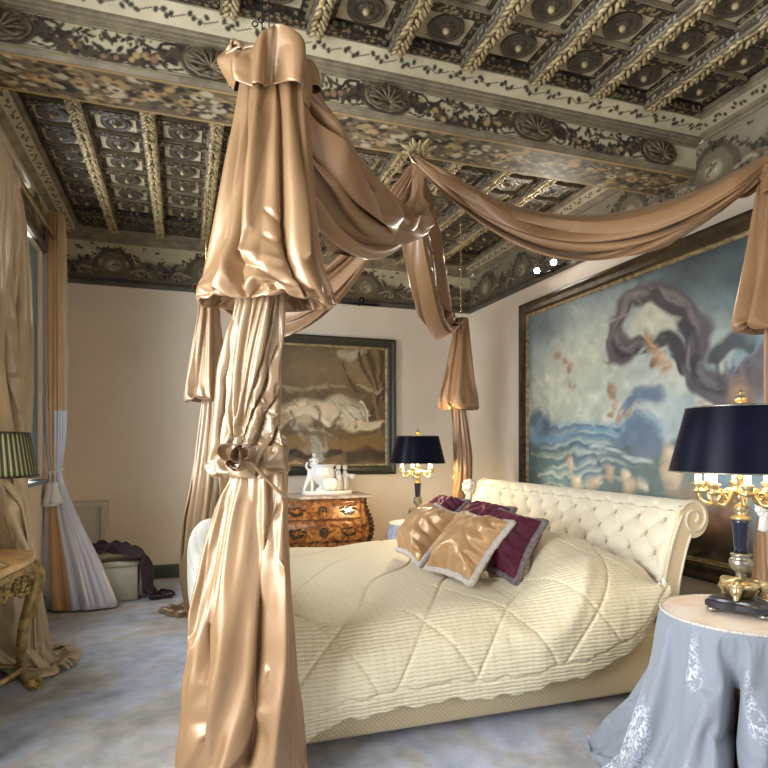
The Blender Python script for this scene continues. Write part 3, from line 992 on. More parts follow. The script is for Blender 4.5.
puff = (np.abs(np.sin(PI * A)) * np.abs(np.sin(PI * B))) ** .62
up = ss(s0 - .12, s0 - .02, sL) * (1 - ss(s0 + .33, s0 + .42, sL))
endf = ss(0, .05, yy - HY0) * ss(0, .05, HY1 - yy)
disp = (puff - .7) * .019 * up[:, None] * endf[None, :]
dist2 = np.minimum(np.hypot(A - np.round(A), B - np.round(B)), 9)
disp -= .022 * np.exp(-(dist2 / .15) ** 2) * up[:, None] * endf[None, :]
rnd = .03 * (1 - np.sqrt(np.clip(1 - np.clip(1 - np.minimum(yy - HY0, HY1 - yy) / .03, 0, 1) ** 2, 0, 1)))
G = np.zeros((nv_, nu_, 3)); D = disp - rnd[None, :]
G[:, :, 0] = hx[:, None] + nx[:, None] * D; G[:, :, 2] = hz[:, None] + nz[:, None] * D; G[:, :, 1] = yy[None, :]
m = MB(); m.grid(G, uv=[(y, s) for s in sL for y in yy])
# solid back
back = [(1.80, .04), (1.82, .3), (1.86, .42), (1.89, .54), (1.92, .62), (1.945, .70), (1.96, .68), (1.925, .58), (1.885, .42), (1.875, .3), (1.87, .04)]
m.prism(back, 'y', HY0 + .012, HY1 - .012)
hb = m.build('headboard', M['tuft'], bed)
# end panels with a piped scroll
for y, s_ in ((HY0, -1), (HY1, 1)):
    m = MB()
    band = smooth_path([(1.79, .04), (1.80, .3), (1.815, .42), (1.84, .54), (1.875, .645), (1.91, .72)], 8)
    bk = smooth_path([(1.955, .64), (1.925, .56), (1.89, .42), (1.878, .3), (1.872, .04)], 8)
    m.prism([tuple(p) for p in band] + [(1.95, .73)] + [tuple(p) for p in bk], 'y', y - .012, y + .012)
    sp = []
    for a in np.linspace(math.radians(150), math.radians(-420), 60):
        k = (math.radians(150) - a) / math.radians(570); r = .075 * (1 - .8 * k)
        sp.append((1.972 + r * math.cos(a), y + s_ * .012, .705 + r * math.sin(a)))
    m.prism([(1.972 + .078 * math.cos(a), .703 + .078 * math.sin(a)) for a in np.linspace(0, 2 * PI, 40, endpoint=False)], 'y', y - .010, y + .010)
    ep = m.build('end_panel', M['weave'], bed, smooth=False)
    m = MB(); m.tube(sp, .006, 6); m.tube([(p[0], y + s_ * .012, p[1]) for p in band], .006, 6); m.tube([(p[0], y + s_ * .012, p[1]) for p in bk], .006, 6)
    m.build('piping', M['tuft'], ep)
M['button'] = simple('grey beige covered button', rgb(176, 164, 142), .6)
nb = 0; src = None
for a in range(-2, 40):
    for b in range(-40, 40):
        u = (a + b) / 2; v = (a - b) / 2
        y = HY0 + .075 + u * SB; s = s0 + v * TB
        if not (HY0 + .05 < y < HY1 - .05 and s0 - .03 < s < s0 + .345): continue
        x = np.interp(s, sL, hx) - .0; z = np.interp(s, sL, hz); qx = np.interp(s, sL, nx); qz = np.interp(s, sL, nz)
        p = (x - qx * .029, y, z - qz * .029)
        if src is None:
            mb = MB(); mb.ball(p, (.012, .012, .012), 6); src = mb.build('button', M['button'], hb); p0 = p
        else:
            o = copy_tree(src, hb); o.location = ((p[0] - p0[0]) * U, (p[1] - p0[1]) * U, (p[2] - p0[2]) * U)
# footboard: a smaller outward roll, bowed in plan
fp = smooth_path([(.30, .05), (.27, .2), (.25, .40), (.24, .52), (.23, .575), (.18, .606), (.11, .610), (.05, .597), (.022, .555), (.018, .48), (.022, .38), (.045, .29), (.085, .21), (.13, .14), (.15, .05)], 6)
ys = np.linspace(BY0 + .02, BY1 + .02, 60); rows = []
k = np.r_[0, np.cumsum(np.hypot(*np.diff(fp, axis=0).T))]
uv = []
for y in ys:
    e = (y - (BY0 + BY1) / 2 - .02) / ((BY1 - BY0) / 2)
    bow = .06 * abs(e) ** 2.6
    en = 1 - max(0, abs(e) - .93) / .07 * .16
    rows.append([(.17 + (x - .17) * en + bow, y, .3 + (z - .3) * (en if z > .3 else 1)) for x, z in fp])
    uv += [(y, q) for q in k]
m = MB(); m.grid(rows, uv=uv, cap=False)
nf = len(fp)
m.f.append(tuple(range(nf))); m.m.append(0); m.f.append(tuple((len(ys) - 1) * nf + i for i in range(nf))); m.m.append(0)
m.build('footboard', M['footboard'], bed)

# coverlet
nu_, nvv = 420, 420
xs = np.linspace(.285, 1.765, nu_)
hem = np.interp(xs, [.285, .35, .503, .814, 1.087, 1.455, 1.634, 1.70, 1.765], [.085, .090, .138, .148, .130, .178, .262, .345, .43])
hem = hem + .006 * np.sin(xs * 31) + .004 * np.sin(xs * 67)
def top_z(X, Y):
    z = .425 + .020 * np.sin(PI * np.clip((Y - 1.9) / 1.5, 0, 1))
    pil = ss(1.16, 1.46, X) * (1 - .30 * ss(1.64, 1.80, X))
    z = z + .125 * pil * (.75 + .25 * np.cos((Y - 2.2) * 4)) * ss(1.80, 2.06, Y + .05) * (1 - .35 * ss(3.1, 3.42, Y))
    z = z + .05 * np.exp(-((X - 1.50) / .2) ** 2 - ((Y - 2.28) / .26) ** 2)
    z = z - .022 * ss(.6, .285, X) * 0 + .008 * np.sin(X * 6 + Y * 4) + .006 * np.sin(X * 11 - Y * 7)
    return z
G = np.zeros((nu_, nvv, 3)); UVs = np.zeros((nu_, nvv, 2))
for i, x in enumerate(xs):
    hz0 = hem[i]
    yedge = 1.895
    zt = float(top_z(np.array(x), np.array(2.0)))
    rr = .075 + .05 * float(ss(1.2, 1.5, x))
    bul = .030 + .018 * math.sin(x * 5)
    c1 = smooth_path([(yedge - .055 - bul * .25, hz0), (yedge - .058 - bul * .5, hz0 + (zt - hz0) * .3), (yedge - .045 - bul * .35, hz0 + (zt - hz0) * .62), (yedge - .005, zt - .055), (yedge + rr * .6, zt - .012), (yedge + .16, zt)], 8)
    ytop = np.linspace(yedge + .18, 3.36, 60)
    zt2 = top_z(np.full(60, x), ytop)
    zt2 = zt + (zt2 - zt) * ss(0, .1, ytop - yedge - .16) if False else zt2
    blend = ss(yedge + .1, yedge + .3, ytop); zt2 = zt * (1 - blend) + zt2 * blend
    zf = zt2[-1]
    c3 = np.array([(3.42, zf - .01), (3.46, zf - .06), (3.47, zf - .14), (3.475, zf - .22)])
    c = np.vstack([c1, np.c_[ytop, zt2], c3])
    s = np.r_[0, np.cumsum(np.hypot(*np.diff(c, axis=0).T))]
    q = np.linspace(0, s[-1], nvv)
    G[i, :, 0] = x; G[i, :, 1] = np.interp(q, s, c[:, 0]); G[i, :, 2] = np.interp(q, s, c[:, 1])
    UVs[i, :, 0] = x; UVs[i, :, 1] = q - q[-1] * 0 - (hz0 - .14) * -1
# hand-quilted seams: diamonds, a border along the hem, and soft puckers
ux, vs_ = UVs[..., 0], UVs[..., 1]
hemd = np.repeat(np.linspace(0, 1, nvv)[None, :], nu_, 0) * (vs_[:, -1:] - vs_[:, :1])
P1 = .30
wv = .018 * np.sin(ux * 7 + vs_ * 3) + .012 * np.sin(vs_ * 11)
a = ux * .92 - vs_ * .62 + wv; b = ux * .92 + vs_ * .62 - wv
def seam(q, per, w): 
    d = np.abs((q / per + .5) % 1 - .5) * per
    return np.exp(-(d / w) ** 2)
inb = ss(.055, .07, hemd)
side = 1 - ss(.55, .85, hemd)
g = np.maximum(seam(a + .05, P1, .006), seam(b, P1, .006) * side) * inb
g = np.maximum(g, np.exp(-((hemd - .062) / .006) ** 2))
pf = (np.abs(np.sin(PI * (a + .05) / P1)) ** .5) * .005 * inb
du = np.gradient(G, axis=0); dv = np.gradient(G, axis=1)
nrm = np.cross(du, dv); nrm /= np.linalg.norm(nrm, axis=2, keepdims=True) + 1e-9
sgn = 1 if nrm[nu_ // 2, nvv // 2, 2] > 0 else -1
rip = .14 * (.0035 * np.sin(ux * 95 + 8 * np.sin(vs_ * 9)) * (1 - ss(.28, .45, hemd)) + .003 * np.sin(vs_ * 120 + 3 * np.sin(ux * 14)) * side)
cre = .012 * np.exp(-((hemd - .30 - .14 * np.sin(ux * 9)) / .05) ** 2) * ss(.95, 1.2, ux)
G = G + sgn * nrm * (pf - .006 * g + rip + cre)[..., None]
m = MB(); m.grid(G, uv=UVs.reshape(-1, 2))
cov = m.build('quilted_coverlet', M['quilt'])
sol = cov.modifiers.new('thickness', 'SOLIDIFY'); sol.thickness = .012 * U; sol.offset = -1
tag(cov, 'cream diamond quilted coverlet spread over the big bed and its pillows', 'bedspread')
# white sheet corner by the headboard
m = MB(); rows = []
for j in range(10):
    t = j / 9; rows.append([(1.70 + .055 * q / 9 + .01 * math.sin(q * 2 + j), 1.845 - .02 * t + .006 * math.sin(q * 1.9 + j * .8), .455 - .10 * t + .04 * (q / 9)) for q in range(10)])
m.grid(rows); o = m.build('pillow_corner', M['porcelain'] if False else M['tassel'], bed)

# ------------------------------------------------------------------ cushions
def cushion(BL, BR, TR, fab, fr, label, group, thick=.085, seed=1):
    BL, BR, TR = (np.array(q, float) for q in (BL, BR, TR))
    eu = BR - BL; ev = TR - BR; nn = np.cross(eu, ev); nn /= np.linalg.norm(nn)
    if nn[0] > 0: nn = -nn
    TL = BL + ev
    mb = MB(); K = 52
    u = np.linspace(-1, 1, K)[None, :]; v = np.linspace(-1, 1, K)[:, None]
    pinch = 1 - .10 * (1 - v ** 2) ; pinch2 = 1 - .10 * (1 - u ** 2)
    prof = ((1 - u ** 4) * (1 - v ** 4)) ** .5
    r = np.random.default_rng(seed)
    wr = .006 * np.sin(9 * u * v + 5 * u + seed) * np.sin(7 * (u - v) + seed * 2) + .007 * np.abs(np.sin(6 * (u + 1.1 * v) + 2.5 * np.sin(3 * u - v) + seed)) * ss(.1, .8, u + .2 * v)
    rows = {}
    ctr = (BL + TR) / 2
    for s_ in (1, -1):
        h = thick * prof + wr * prof * (s_ > 0)
        Gd = ctr + (eu / 2)[None, None] * (u * pinch)[..., None] + (ev / 2)[None, None] * (v * pinch2)[..., None] + s_ * h[..., None] * nn * (1 if s_ > 0 else .7)
        mb.grid(Gd)
    o = mb.build('cushion', fab)
    edge = [g * K * K + j * K + i for g in (0, 1) for j in range(K) for i in range(K) if i in (0, K - 1) or j in (0, K - 1)]
    settle(o, .07, 18, .012, bend=3, grav=0, sub=1, pins=edge)
    # fringe following the seam
    f = MB(); path = []
    for a in np.linspace(-1, 1, 30)[:-1]: path.append((a, -1))
    for a in np.linspace(-1, 1, 30)[:-1]: path.append((1, a))
    for a in np.linspace(1, -1, 30)[:-1]: path.append((a, 1))
    for a in np.linspace(1, -1, 30)[:-1]: path.append((-1, a))
    pts = []; rad = []
    for k, (a, b) in enumerate(path):
        pts.append(ctr + eu / 2 * a * (1 - .10 * (1 - b * b)) * 1.01 + ev / 2 * b * (1 - .10 * (1 - a * a)) * 1.01)
        rad.append(.013 + .004 * r.random())
    f.tube(pts, rad, 8, closed=True)
    f.build('fringe', fr, o)
    tag(o, label, 'cushion', group)
    return o
cushion((1.04, 2.88, .475), (1.03, 2.55, .455), (1.235, 2.535, .672), M['gold_cushion'], M['fringe'], 'gold satin cushion with pale fringe, the left one nearer the far bedside lamp', 'gold satin cushions', seed=1)
cushion((.995, 2.385, .475), (1.06, 2.10, .465), (1.27, 2.15, .685), M['gold_cushion'], M['fringe'], 'gold satin cushion with pale fringe leaning against the large burgundy cushion', 'gold satin cushions', seed=4)
cushion((1.20, 2.36, .485), (1.24, 2.065, .465), (1.415, 2.135, .685), M['burgundy'], M['fringe_dark'], 'large burgundy velvet cushion with grey fringe, rightmost on the bed beside the gold cushions', 'burgundy cushions', seed=7)
cushion((1.40, 3.40, .56), (1.40, 3.06, .56), (1.53, 3.06, .685), M['burgundy'], M['fringe_dark'], 'burgundy cushion peeping out behind the first gold cushion, farthest on the bed', 'burgundy cushions', thick=.06, seed=9)
cushion((1.38, 2.93, .56), (1.40, 2.56, .56), (1.535, 2.57, .69), M['burgundy'], M['fringe_dark'], 'burgundy cushion almost hidden between the second gold cushion and the headboard', 'burgundy cushions', thick=.06, seed=11)

# ------------------------------------------------------------------ canopy drapes
SWG = 'canopy swags hung from the ceiling hook'
DRG = 'canopy drapes at the bed corners'
def ribbon_loop(m, c, w, h, dep, tilt=0.0, seed=0, n=60):
    """a soft loop of folded cloth standing off the knot"""
    rows = []; r = np.random.default_rng(seed); ph = r.uniform(0, 6)
    for k in range(n):
        a = 2 * PI * k / n
        rad = 1 + .16 * math.sin(2 * a + ph) + .10 * math.sin(3 * a + ph * 2)
        x, z = w * math.cos(a) * rad, h * math.sin(a) * rad
        x, z = x * math.cos(tilt) - z * math.sin(tilt), x * math.sin(tilt) + z * math.cos(tilt)
        row = []
        for q in range(14):
            b = 2 * PI * q / 14
            th_ = .16 * (1 + .4 * math.sin(3 * a + q + ph))
            f = 1 + th_ * .55 * math.sin(b)
            row.append(c + RV * x * f + ZV * z * f + FV * (dep * math.cos(b) * (.8 + .2 * math.sin(2 * a + ph))))
        rows.append(row)
    m.grid(rows, cu=True, cv=True)
def ruffle(m, c, r0, r1, rise, drop, seed, n=150, nv=36):
    """the free heading of a gathered drape, flaring and turning over above its tie"""
    r = np.random.default_rng(seed); p = r.uniform(0, 6, 6); G = np.zeros((nv, n, 3))
    th = np.linspace(0, 2 * PI, n, endpoint=False)
    for j in range(nv):
        s_ = j / (nv - 1)
        fold = (np.abs(np.sin(3.5 * th * 1 + p[0] + .6 * np.sin(2 * th + p[1]))) ** .7 - .6) * (.18 + .44 * s_) + .16 * np.sin(9 * th + p[2] + 2 * s_)
        fold = fold * ss(0, .2, th) * ss(2 * PI, 2 * PI - .2, th)
        rad = r0 + (r1 - r0) * (s_ ** .8) * (1 + .25 * np.sin(2 * th + p[3]))
        rad = rad * (1 + fold)
        z = rise * np.sin(PI * np.minimum(1, s_ * .9)) * (1 + .35 * np.sin(3 * th + p[4])) - drop * s_ ** 2 * (1 + .7 * np.sin(th + p[5]) + .4 * np.sin(4 * th + p[0]))
        for q in range(3):
            G[j, :, q] = c[q] + RV[q] * rad * np.cos(th) + .75 * FV[q] * rad * np.sin(th)
        G[j, :, 2] += z
    m.grid(G, cu=True)
# 1 the great drape at the near foot corner
d0 = 1.76
base = P(245, 795, d0)
fn = thing('bed_drape', (base[0], base[1], 0), 'tall bronze satin bed drape in the foreground, knotted at its middle, near foot corner', 'drape', DRG)
m = MB()
tabU = [(58, 250, 300), (66, 246, 306), (80, 243, 309), (110, 236, 313), (150, 224, 317), (200, 213, 322), (240, 205, 328), (262, 201, 334), (276, 201, 335), (285, 207, 331), (289, 222, 312), (286, 236, 296)]
drape(m, pxrows(tabU, d0, .55), 160, 120, 5, ((5, 1, .05), (8, .5, -.05)), e1=RV, e2=FV, rowamp=[.16, .14, .10, .07, .06, .07, .06], power=.8, tab=tabU, d=d0, strokes=[
    ([(258, 72), (246, 100), (241, 150), (240, 205), (240, 242), (250, 272)], -.26, .10), ([(252, 76), (236, 120), (228, 160), (222, 220)], -.12, .09),
    ([(271, 66), (270, 90), (266, 112)], -.16, .09), ([(279, 66), (285, 110), (287, 150), (289, 200), (293, 238), (307, 271)], -.40, .12), ([(293, 74), (304, 145), (314, 200), (320, 240), (331, 268)], -.22, .08),
    ([(262, 80), (258, 150), (256, 215)], .10, .22), ([(298, 110), (304, 170), (308, 240)], .14, .15),
    ([(240, 243), (264, 251), (292, 266)], -.17, .09), ([(240, 233), (264, 240), (287, 246)], .10, .10), ([(248, 272), (264, 258), (276, 272)], .12, .08), ([(270, 200), (284, 212), (289, 206)], -.08, .07), ([(268, 222), (280, 228), (290, 222)], -.08, .06),
    ([(204, 271), (222, 274), (240, 281)], -.16, .10), ([(222, 225), (232, 245), (238, 262)], .08, .12), ([(256, 276), (276, 266), (292, 280)], -.14, .08), ([(300, 250), (312, 268), (324, 276)], -.16, .08), ([(296, 262), (306, 276)], .10, .06)])
settle(m.build('upper_panel', M['satin'], fn), .13, 28, .006, (2, 3), 160, 120, bend=10, grav=.4, sub=2)
m = MB(); ruffle(m, P(270, 66, d0), .072, .118, .070, .040, 8)
q = settle(m.build('ruffle', M['satin'], fn), .26, 26, .008, (4, 0), 150, 36, bend=1.2, grav=.10); q.modifiers.new('thickness', 'SOLIDIFY').thickness = .004
m = MB()
tabM = [(276, 236, 284), (295, 237, 282), (330, 226, 281), (365, 219, 279), (410, 216, 281), (436, 215, 284), (452, 220, 284), (464, 229, 282), (472, 239, 279)]
vm = [[(238, 298), (225, 358), (219, 432)], [(246, 298), (239, 348), (236, 378), (240, 420)], [(256, 298), (248, 348), (243, 400)], [(269, 294), (258, 348), (246, 420)], [(277, 298), (269, 348), (254, 397), (245, 430)], [(280, 339), (273, 374), (258, 405), (247, 432)], [(233, 362), (227, 432)], [(281, 380), (270, 412), (255, 440)], [(282, 405), (276, 430), (262, 455)], [(263, 296), (254, 340), (247, 380)]]
drape(m, pxrows([(y, l, r + 3) for y, l, r in tabM], d0 - .01, .62), 160, 110, 9, ((9, 1, .35), (5, .6, .4)), amp=.13, power=.8, tab=tabM, d=d0 - .01, strokes=[(q, -.20 - .05 * (i % 3), .075) for i, q in enumerate(vm)] + [([(222, 425), (230, 446), (236, 462)], -.35, .12), ([(216, 440), (226, 458), (238, 466)], .2, .1)])
settle(m.build('middle_panel', M['satin_light'], fn), .13, 26, .016, (2, 3), 160, 110, bend=6, grav=.1, sub=2)
m = MB()
tabL = [(446, 236, 286), (458, 234, 287), (475, 231, 288), (495, 222, 288), (515, 214, 289), (540, 209, 290), (565, 206, 290), (600, 203, 291), (630, 202, 292), (650, 199, 295), (685, 192, 300), (728, 185, 303), (770, 180, 305), (794, 178, 306)]
drape(m, pxrows([(y, l - 12 * (480 < y < 660) - 4 * (660 < y < 740), r - 2 * (y > 640)) for y, l, r in tabL], d0 - .015, .6), 170, 150, 14, ((4, 1, -.1), (9, .6, .1)), amp=.075, power=.8, tab=tabL, d=d0 - .015, strokes=[
    ([(245, 458), (236, 480), (227, 500), (219, 530), (213, 590)], -.14, .14), ([(249, 464), (254, 493), (262, 513), (274, 516), (284, 500)], -.16, .16),
    ([(271, 530), (267, 560), (265, 590), (264, 630), (258, 680), (252, 720)], -.40, .17), ([(281, 550), (279, 600), (277, 650), (272, 710), (271, 780)], .20, .15),
    ([(268, 640), (258, 676), (244, 704), (222, 730)], .18, .17), ([(205, 600), (206, 650), (208, 704), (210, 780)], -.2, .10)])
settle(m.build('lower_panel', M['satin'], fn), .10, 28, .010, (2, 2), 170, 150, bend=16, grav=.25, sub=2)
# knot and loop where the cloth is caught up
m = MB(); kc = P(238, 455, d0 - .13)
ang = np.linspace(0, 2 * PI, 40, endpoint=False)
def loopy(c, w, h, r0, seed, n=48):
    pts = []; rad = []
    for k in range(n):
        a = 2 * PI * k / n
        pts.append(c + RV * w * math.cos(a) + ZV * h * math.sin(a) + FV * .012 * math.sin(2 * a + seed)); rad.append(r0 * (1 + .35 * math.sin(3 * a + seed)))
    return pts, rad
ribbon_loop(m, kc + RV * -.012, .026, .034, .045, .3, 1); ribbon_loop(m, kc + RV * .014 + ZV * .006, .020, .026, .05, -.5, 3); ribbon_loop(m, kc + RV * -.004 + ZV * -.026, .018, .016, .04, .2, 6)
m.tube(smooth_path([kc + RV * -.02 + ZV * -.02, kc + RV * .03 + ZV * -.02 + FV * -.0, kc + RV * .075 + ZV * -.07 + FV * .03, kc + RV * .12 + ZV * -.12 + FV * .06, kc + RV * .148 + ZV * -.13 + FV * .11], 8), [.018] * 33 if False else np.linspace(.007, .004, 33), 10)
m.build('knot', M['satin'], fn)
m = MB()
rr = P(268, 58, d0)
m.tube([rr + .088 * RV * math.cos(a) + .055 * FV * math.sin(a) for a in ang], .008, 8, closed=True); m.build('tie_cord', M['satin'], fn)
m = MB()
for k, (dx, dz) in enumerate(((0, 0), (.012, 0))):
    top = P(262 + k * 7, 60, d0); m.tube([top, (top[0], top[1], ZC)], .0022, 6)
for k in range(2):
    q = P(255 + k * 6, 24 - k * 4, d0 - .03); m.tube([q + .008 * RV * math.cos(a) + .008 * ZV * math.sin(a) for a in np.linspace(0, 2 * PI, 16, endpoint=False)], .002, 6, closed=True)
m.build('hanging_wire', M['black_metal'], fn)

# 2 far foot corner
d1 = 3.6; b_ = P(190, 612, d1)
ff = thing('bed_drape', (b_[0], b_[1], 0), 'bronze satin bed drape behind the footboard at the far foot corner', 'drape', DRG)
m = MB()
drape(m, pxrows([(286, 203, 216), (296, 199, 218), (310, 198, 222), (340, 192, 224), (370, 188, 226), (388, 187, 228), (396, 192, 226), (392, 200, 220)], d1, .6), 110, 80, 21, ((6, 1, .2), (9, .6, -.2)), amp=.16); settle(m.build('upper_panel', M['satin'], ff), .13, 24, .006, (2, 3), 110, 80, bend=6, grav=.4)
m = MB()
drape(m, pxrows([(385, 204, 226), (400, 203, 228), (440, 196, 231), (480, 188, 233), (510, 181, 234), (535, 179, 235), (560, 180, 235), (582, 183, 236), (596, 178, 237), (606, 166, 238), (612, 163, 239)], d1, .5), 130, 110, 23, ((12, 1, .1), (7, .6, -.1)), amp=.17); settle(m.build('lower_panel', M['satin_light'], ff), .12, 24, .006, (2, 2), 130, 110, bend=5, grav=.3)
m = MB(); kc = P(206, 292, d1 - .05)
for k in range(3):
    ribbon_loop(m, kc + RV * (-.034 + .032 * k) + ZV * .012 * (k % 2), .032, .030, .06, .6 * k, k)
m.build('knot', M['satin'], ff)
m = MB(); q = P(206, 288, d1); m.tube([q, (q[0], q[1], ZC)], .0025, 6); m.build('chain', M['brass'], ff)

# 3 far head corner
d2 = 4.22; b_ = P(462, 600, d2)
hf = thing('bed_drape', (b_[0], b_[1], 0), 'tan satin bed drape at the far head corner beside the headboard and far lamp', 'drape', DRG)
m = MB()
drape(m, pxrows([(318, 456, 468), (328, 451, 469), (345, 447, 471), (375, 441, 474), (392, 438, 477), (399, 440, 477), (403, 447, 469), (399, 452, 464)], d2, .65), 110, 80, 31, ((6, 1, .05), (9, .6, 0)), amp=.15); settle(m.build('upper_panel', M['satin'], hf), .14, 24, .006, (2, 3), 110, 80, bend=5, grav=.4)
m = MB()
drape(m, pxrows([(396, 452, 464), (404, 450, 466), (425, 450, 470), (450, 450, 475), (468, 450, 476), (480, 450, 472), (500, 450, 467), (540, 449, 468), (586, 446, 471)], d2, .6), 110, 100, 33, ((7, 1, .1), (10, .5, -.1)), amp=.17); settle(m.build('lower_panel', M['satin'], hf), .13, 24, .008, (2, 2), 110, 100, bend=4, grav=.3)
for (px_, py_, w_) in ((456, 324, .055), (458, 403, .058)):
    m = MB(); c = P(px_, py_, d2)
    m.tube([c + w_ * RV * math.cos(a) + .042 * FV * math.sin(a) for a in ang], .0095, 8, closed=True); m.build('tie_cord', M['satin'], hf)
m = MB(); q = P(461, 314, d2)
zz = q[2]; k = 0
while zz < ZC - .02:
    ax = RV if k % 2 else FV
    m.tube([np.array([q[0], q[1], zz]) + .006 * ax * math.cos(a) + .012 * ZV * math.sin(a) for a in np.linspace(0, 2 * PI, 8, endpoint=False)], .0022, 4, closed=True); zz += .019; k += 1
m.build('chain', M['brass'], hf)
def rosette_tie(c, parent, R=.04):
    m = MB()
    for k in range(9):
        a = 2 * PI * k / 9
        m.ball(c + RV * R * .6 * math.cos(a) + ZV * R * .75 * math.sin(a), (R * .38, R * .38, R * .38), 6)
    m.ball(c - FV * R * .2, R * .5, 8)
    m.lathe([(.001, -R * 2.6), (R * .5, -R * 2.4), (R * .3, -R * .6), (.004, 0)], c, 14, flute=9, famp=.2)
    m.build('rosette_tie', M['tassel'], parent)
rosette_tie(P(469, 487, d2 - .10), hf, .052)

# 4 near head corner
d3 = 2.36; b_ = P(785, 700, d3)
hn = thing('bed_drape', (b_[0], b_[1], 0), 'tan satin bed drape at the right edge hanging behind the near lamp', 'drape', DRG)
m = MB()
drape(m, pxrows([(160, 764, 784), (170, 760, 790), (200, 754, 800), (250, 745, 812), (290, 738, 820), (308, 736, 824), (318, 740, 822), (321, 752, 806), (314, 764, 792)], d3, .5), 120, 90, 41, ((6, 1, .05), (9, .5, 0)), amp=.13, crumple=.03); settle(m.build('upper_panel', M['swag'], hn), .12, 24, .006, (2, 3), 120, 90, bend=8, grav=.4)
m = MB()
drape(m, pxrows([(308, 766, 790), (322, 765, 794), (380, 765, 800), (430, 763, 806), (480, 764, 800), (502, 766, 794), (530, 759, 806), (580, 756, 812), (640, 752, 822), (699, 748, 826)], d3, .5), 100, 110, 43, ((8, 1, .1), (5, .6, 0)), amp=.15); settle(m.build('lower_panel', M['swag'], hn), .12, 20, .006, (2, 2), 100, 110, bend=6, grav=.3)
m = MB()
ruffle(m, P(776, 168, d3), .05, .10, .06, .04, 5)
q = settle(m.build('ruffle', M['swag'], hn), .25, 22, .008, (4, 0), 150, 36, bend=2, grav=.2); q.modifiers.new('thickness', 'SOLIDIFY').thickness = .004
m = MB(); q = P(776, 150, d3); m.tube([q, (q[0], q[1], ZC)], .003, 6); m.build('chain', M['brass'], hn)
rosette_tie(P(764, 507, d3 - .12), hn, .036)

# swags and the hook they share
CH = np.array([1.0, 2.50, 2.275])
m = MB()
A = P(294, 64, d0); 
swag(m, A, CH, (.29, .50), (.9, .35), (.25, .40), 150, 150, 6, 3, .10, gather=.03)
o = m.build('canopy_swag', M['swag']); tag(o, 'tan satin swag slung from the foreground drape up to the ceiling hook', 'swag', SWG)
m = MB()
swag(m, CH, P(770, 160, d3), (.245, .415), (1, 1), None, 140, 130, 7, 7, .085, gather=.06)
o = m.build('canopy_swag', M['swag']); tag(o, 'long tan satin swag running from the ceiling hook to the right edge above the painting', 'swag', SWG)
m = MB()
swag(m, CH, P(213, 292, d1), (.24, .50), (.95, .95), None, 110, 110, 5, 9, .05, gather=.06)
o = m.build('canopy_swag', M['swag']); tag(o, 'satin swag passing behind the foreground drape to the far foot corner', 'swag', SWG)
m = MB()
swag(m, CH, P(455, 322, d2), (.12, .45), (.75, .95), (.40, .9), 120, 120, 5, 12, -.11, gather=.05)
o = m.build('canopy_swag', M['swag']); tag(o, 'satin swag falling from the ceiling hook to the far head corner drape', 'swag', SWG)
hk = thing('ceiling_hook', (CH[0], CH[1], 2.355), 'gilt hook and leaf rosette under the painted beam holding the swags', 'hook')
m = MB()
for s_ in (-1, 1):
    m.tube(smooth_path([CH + RV * s_ * .034 + ZV * .085, CH + RV * s_ * .04 + ZV * .04, CH + RV * s_ * .022 + ZV * .0, CH + ZV * -.012 + RV * s_ * .004], 8), .006, 8)
m.build('loop', M['brass'], hk)
m = MB()
for k in range(14):
    a = 2 * PI * k / 14; L_ = .085 if k % 2 else .06
    v = np.array([math.cos(a), math.sin(a), 0])
    c = np.array([CH[0], CH[1], 2.338])
    m.tube([c + v * .01, c + v * L_ * .5 + ZV * -.012, c + v * L_ + ZV * .004], [.009, .014, .003], 6)
m.lathe([(.002, 2.315), (.02, 2.322), (.026, 2.335), (.02, 2.35), (.012, 2.356)], (CH[0], CH[1], 0), 16)
m.build('leaf_rosette', M['leaf_gold'], hk)
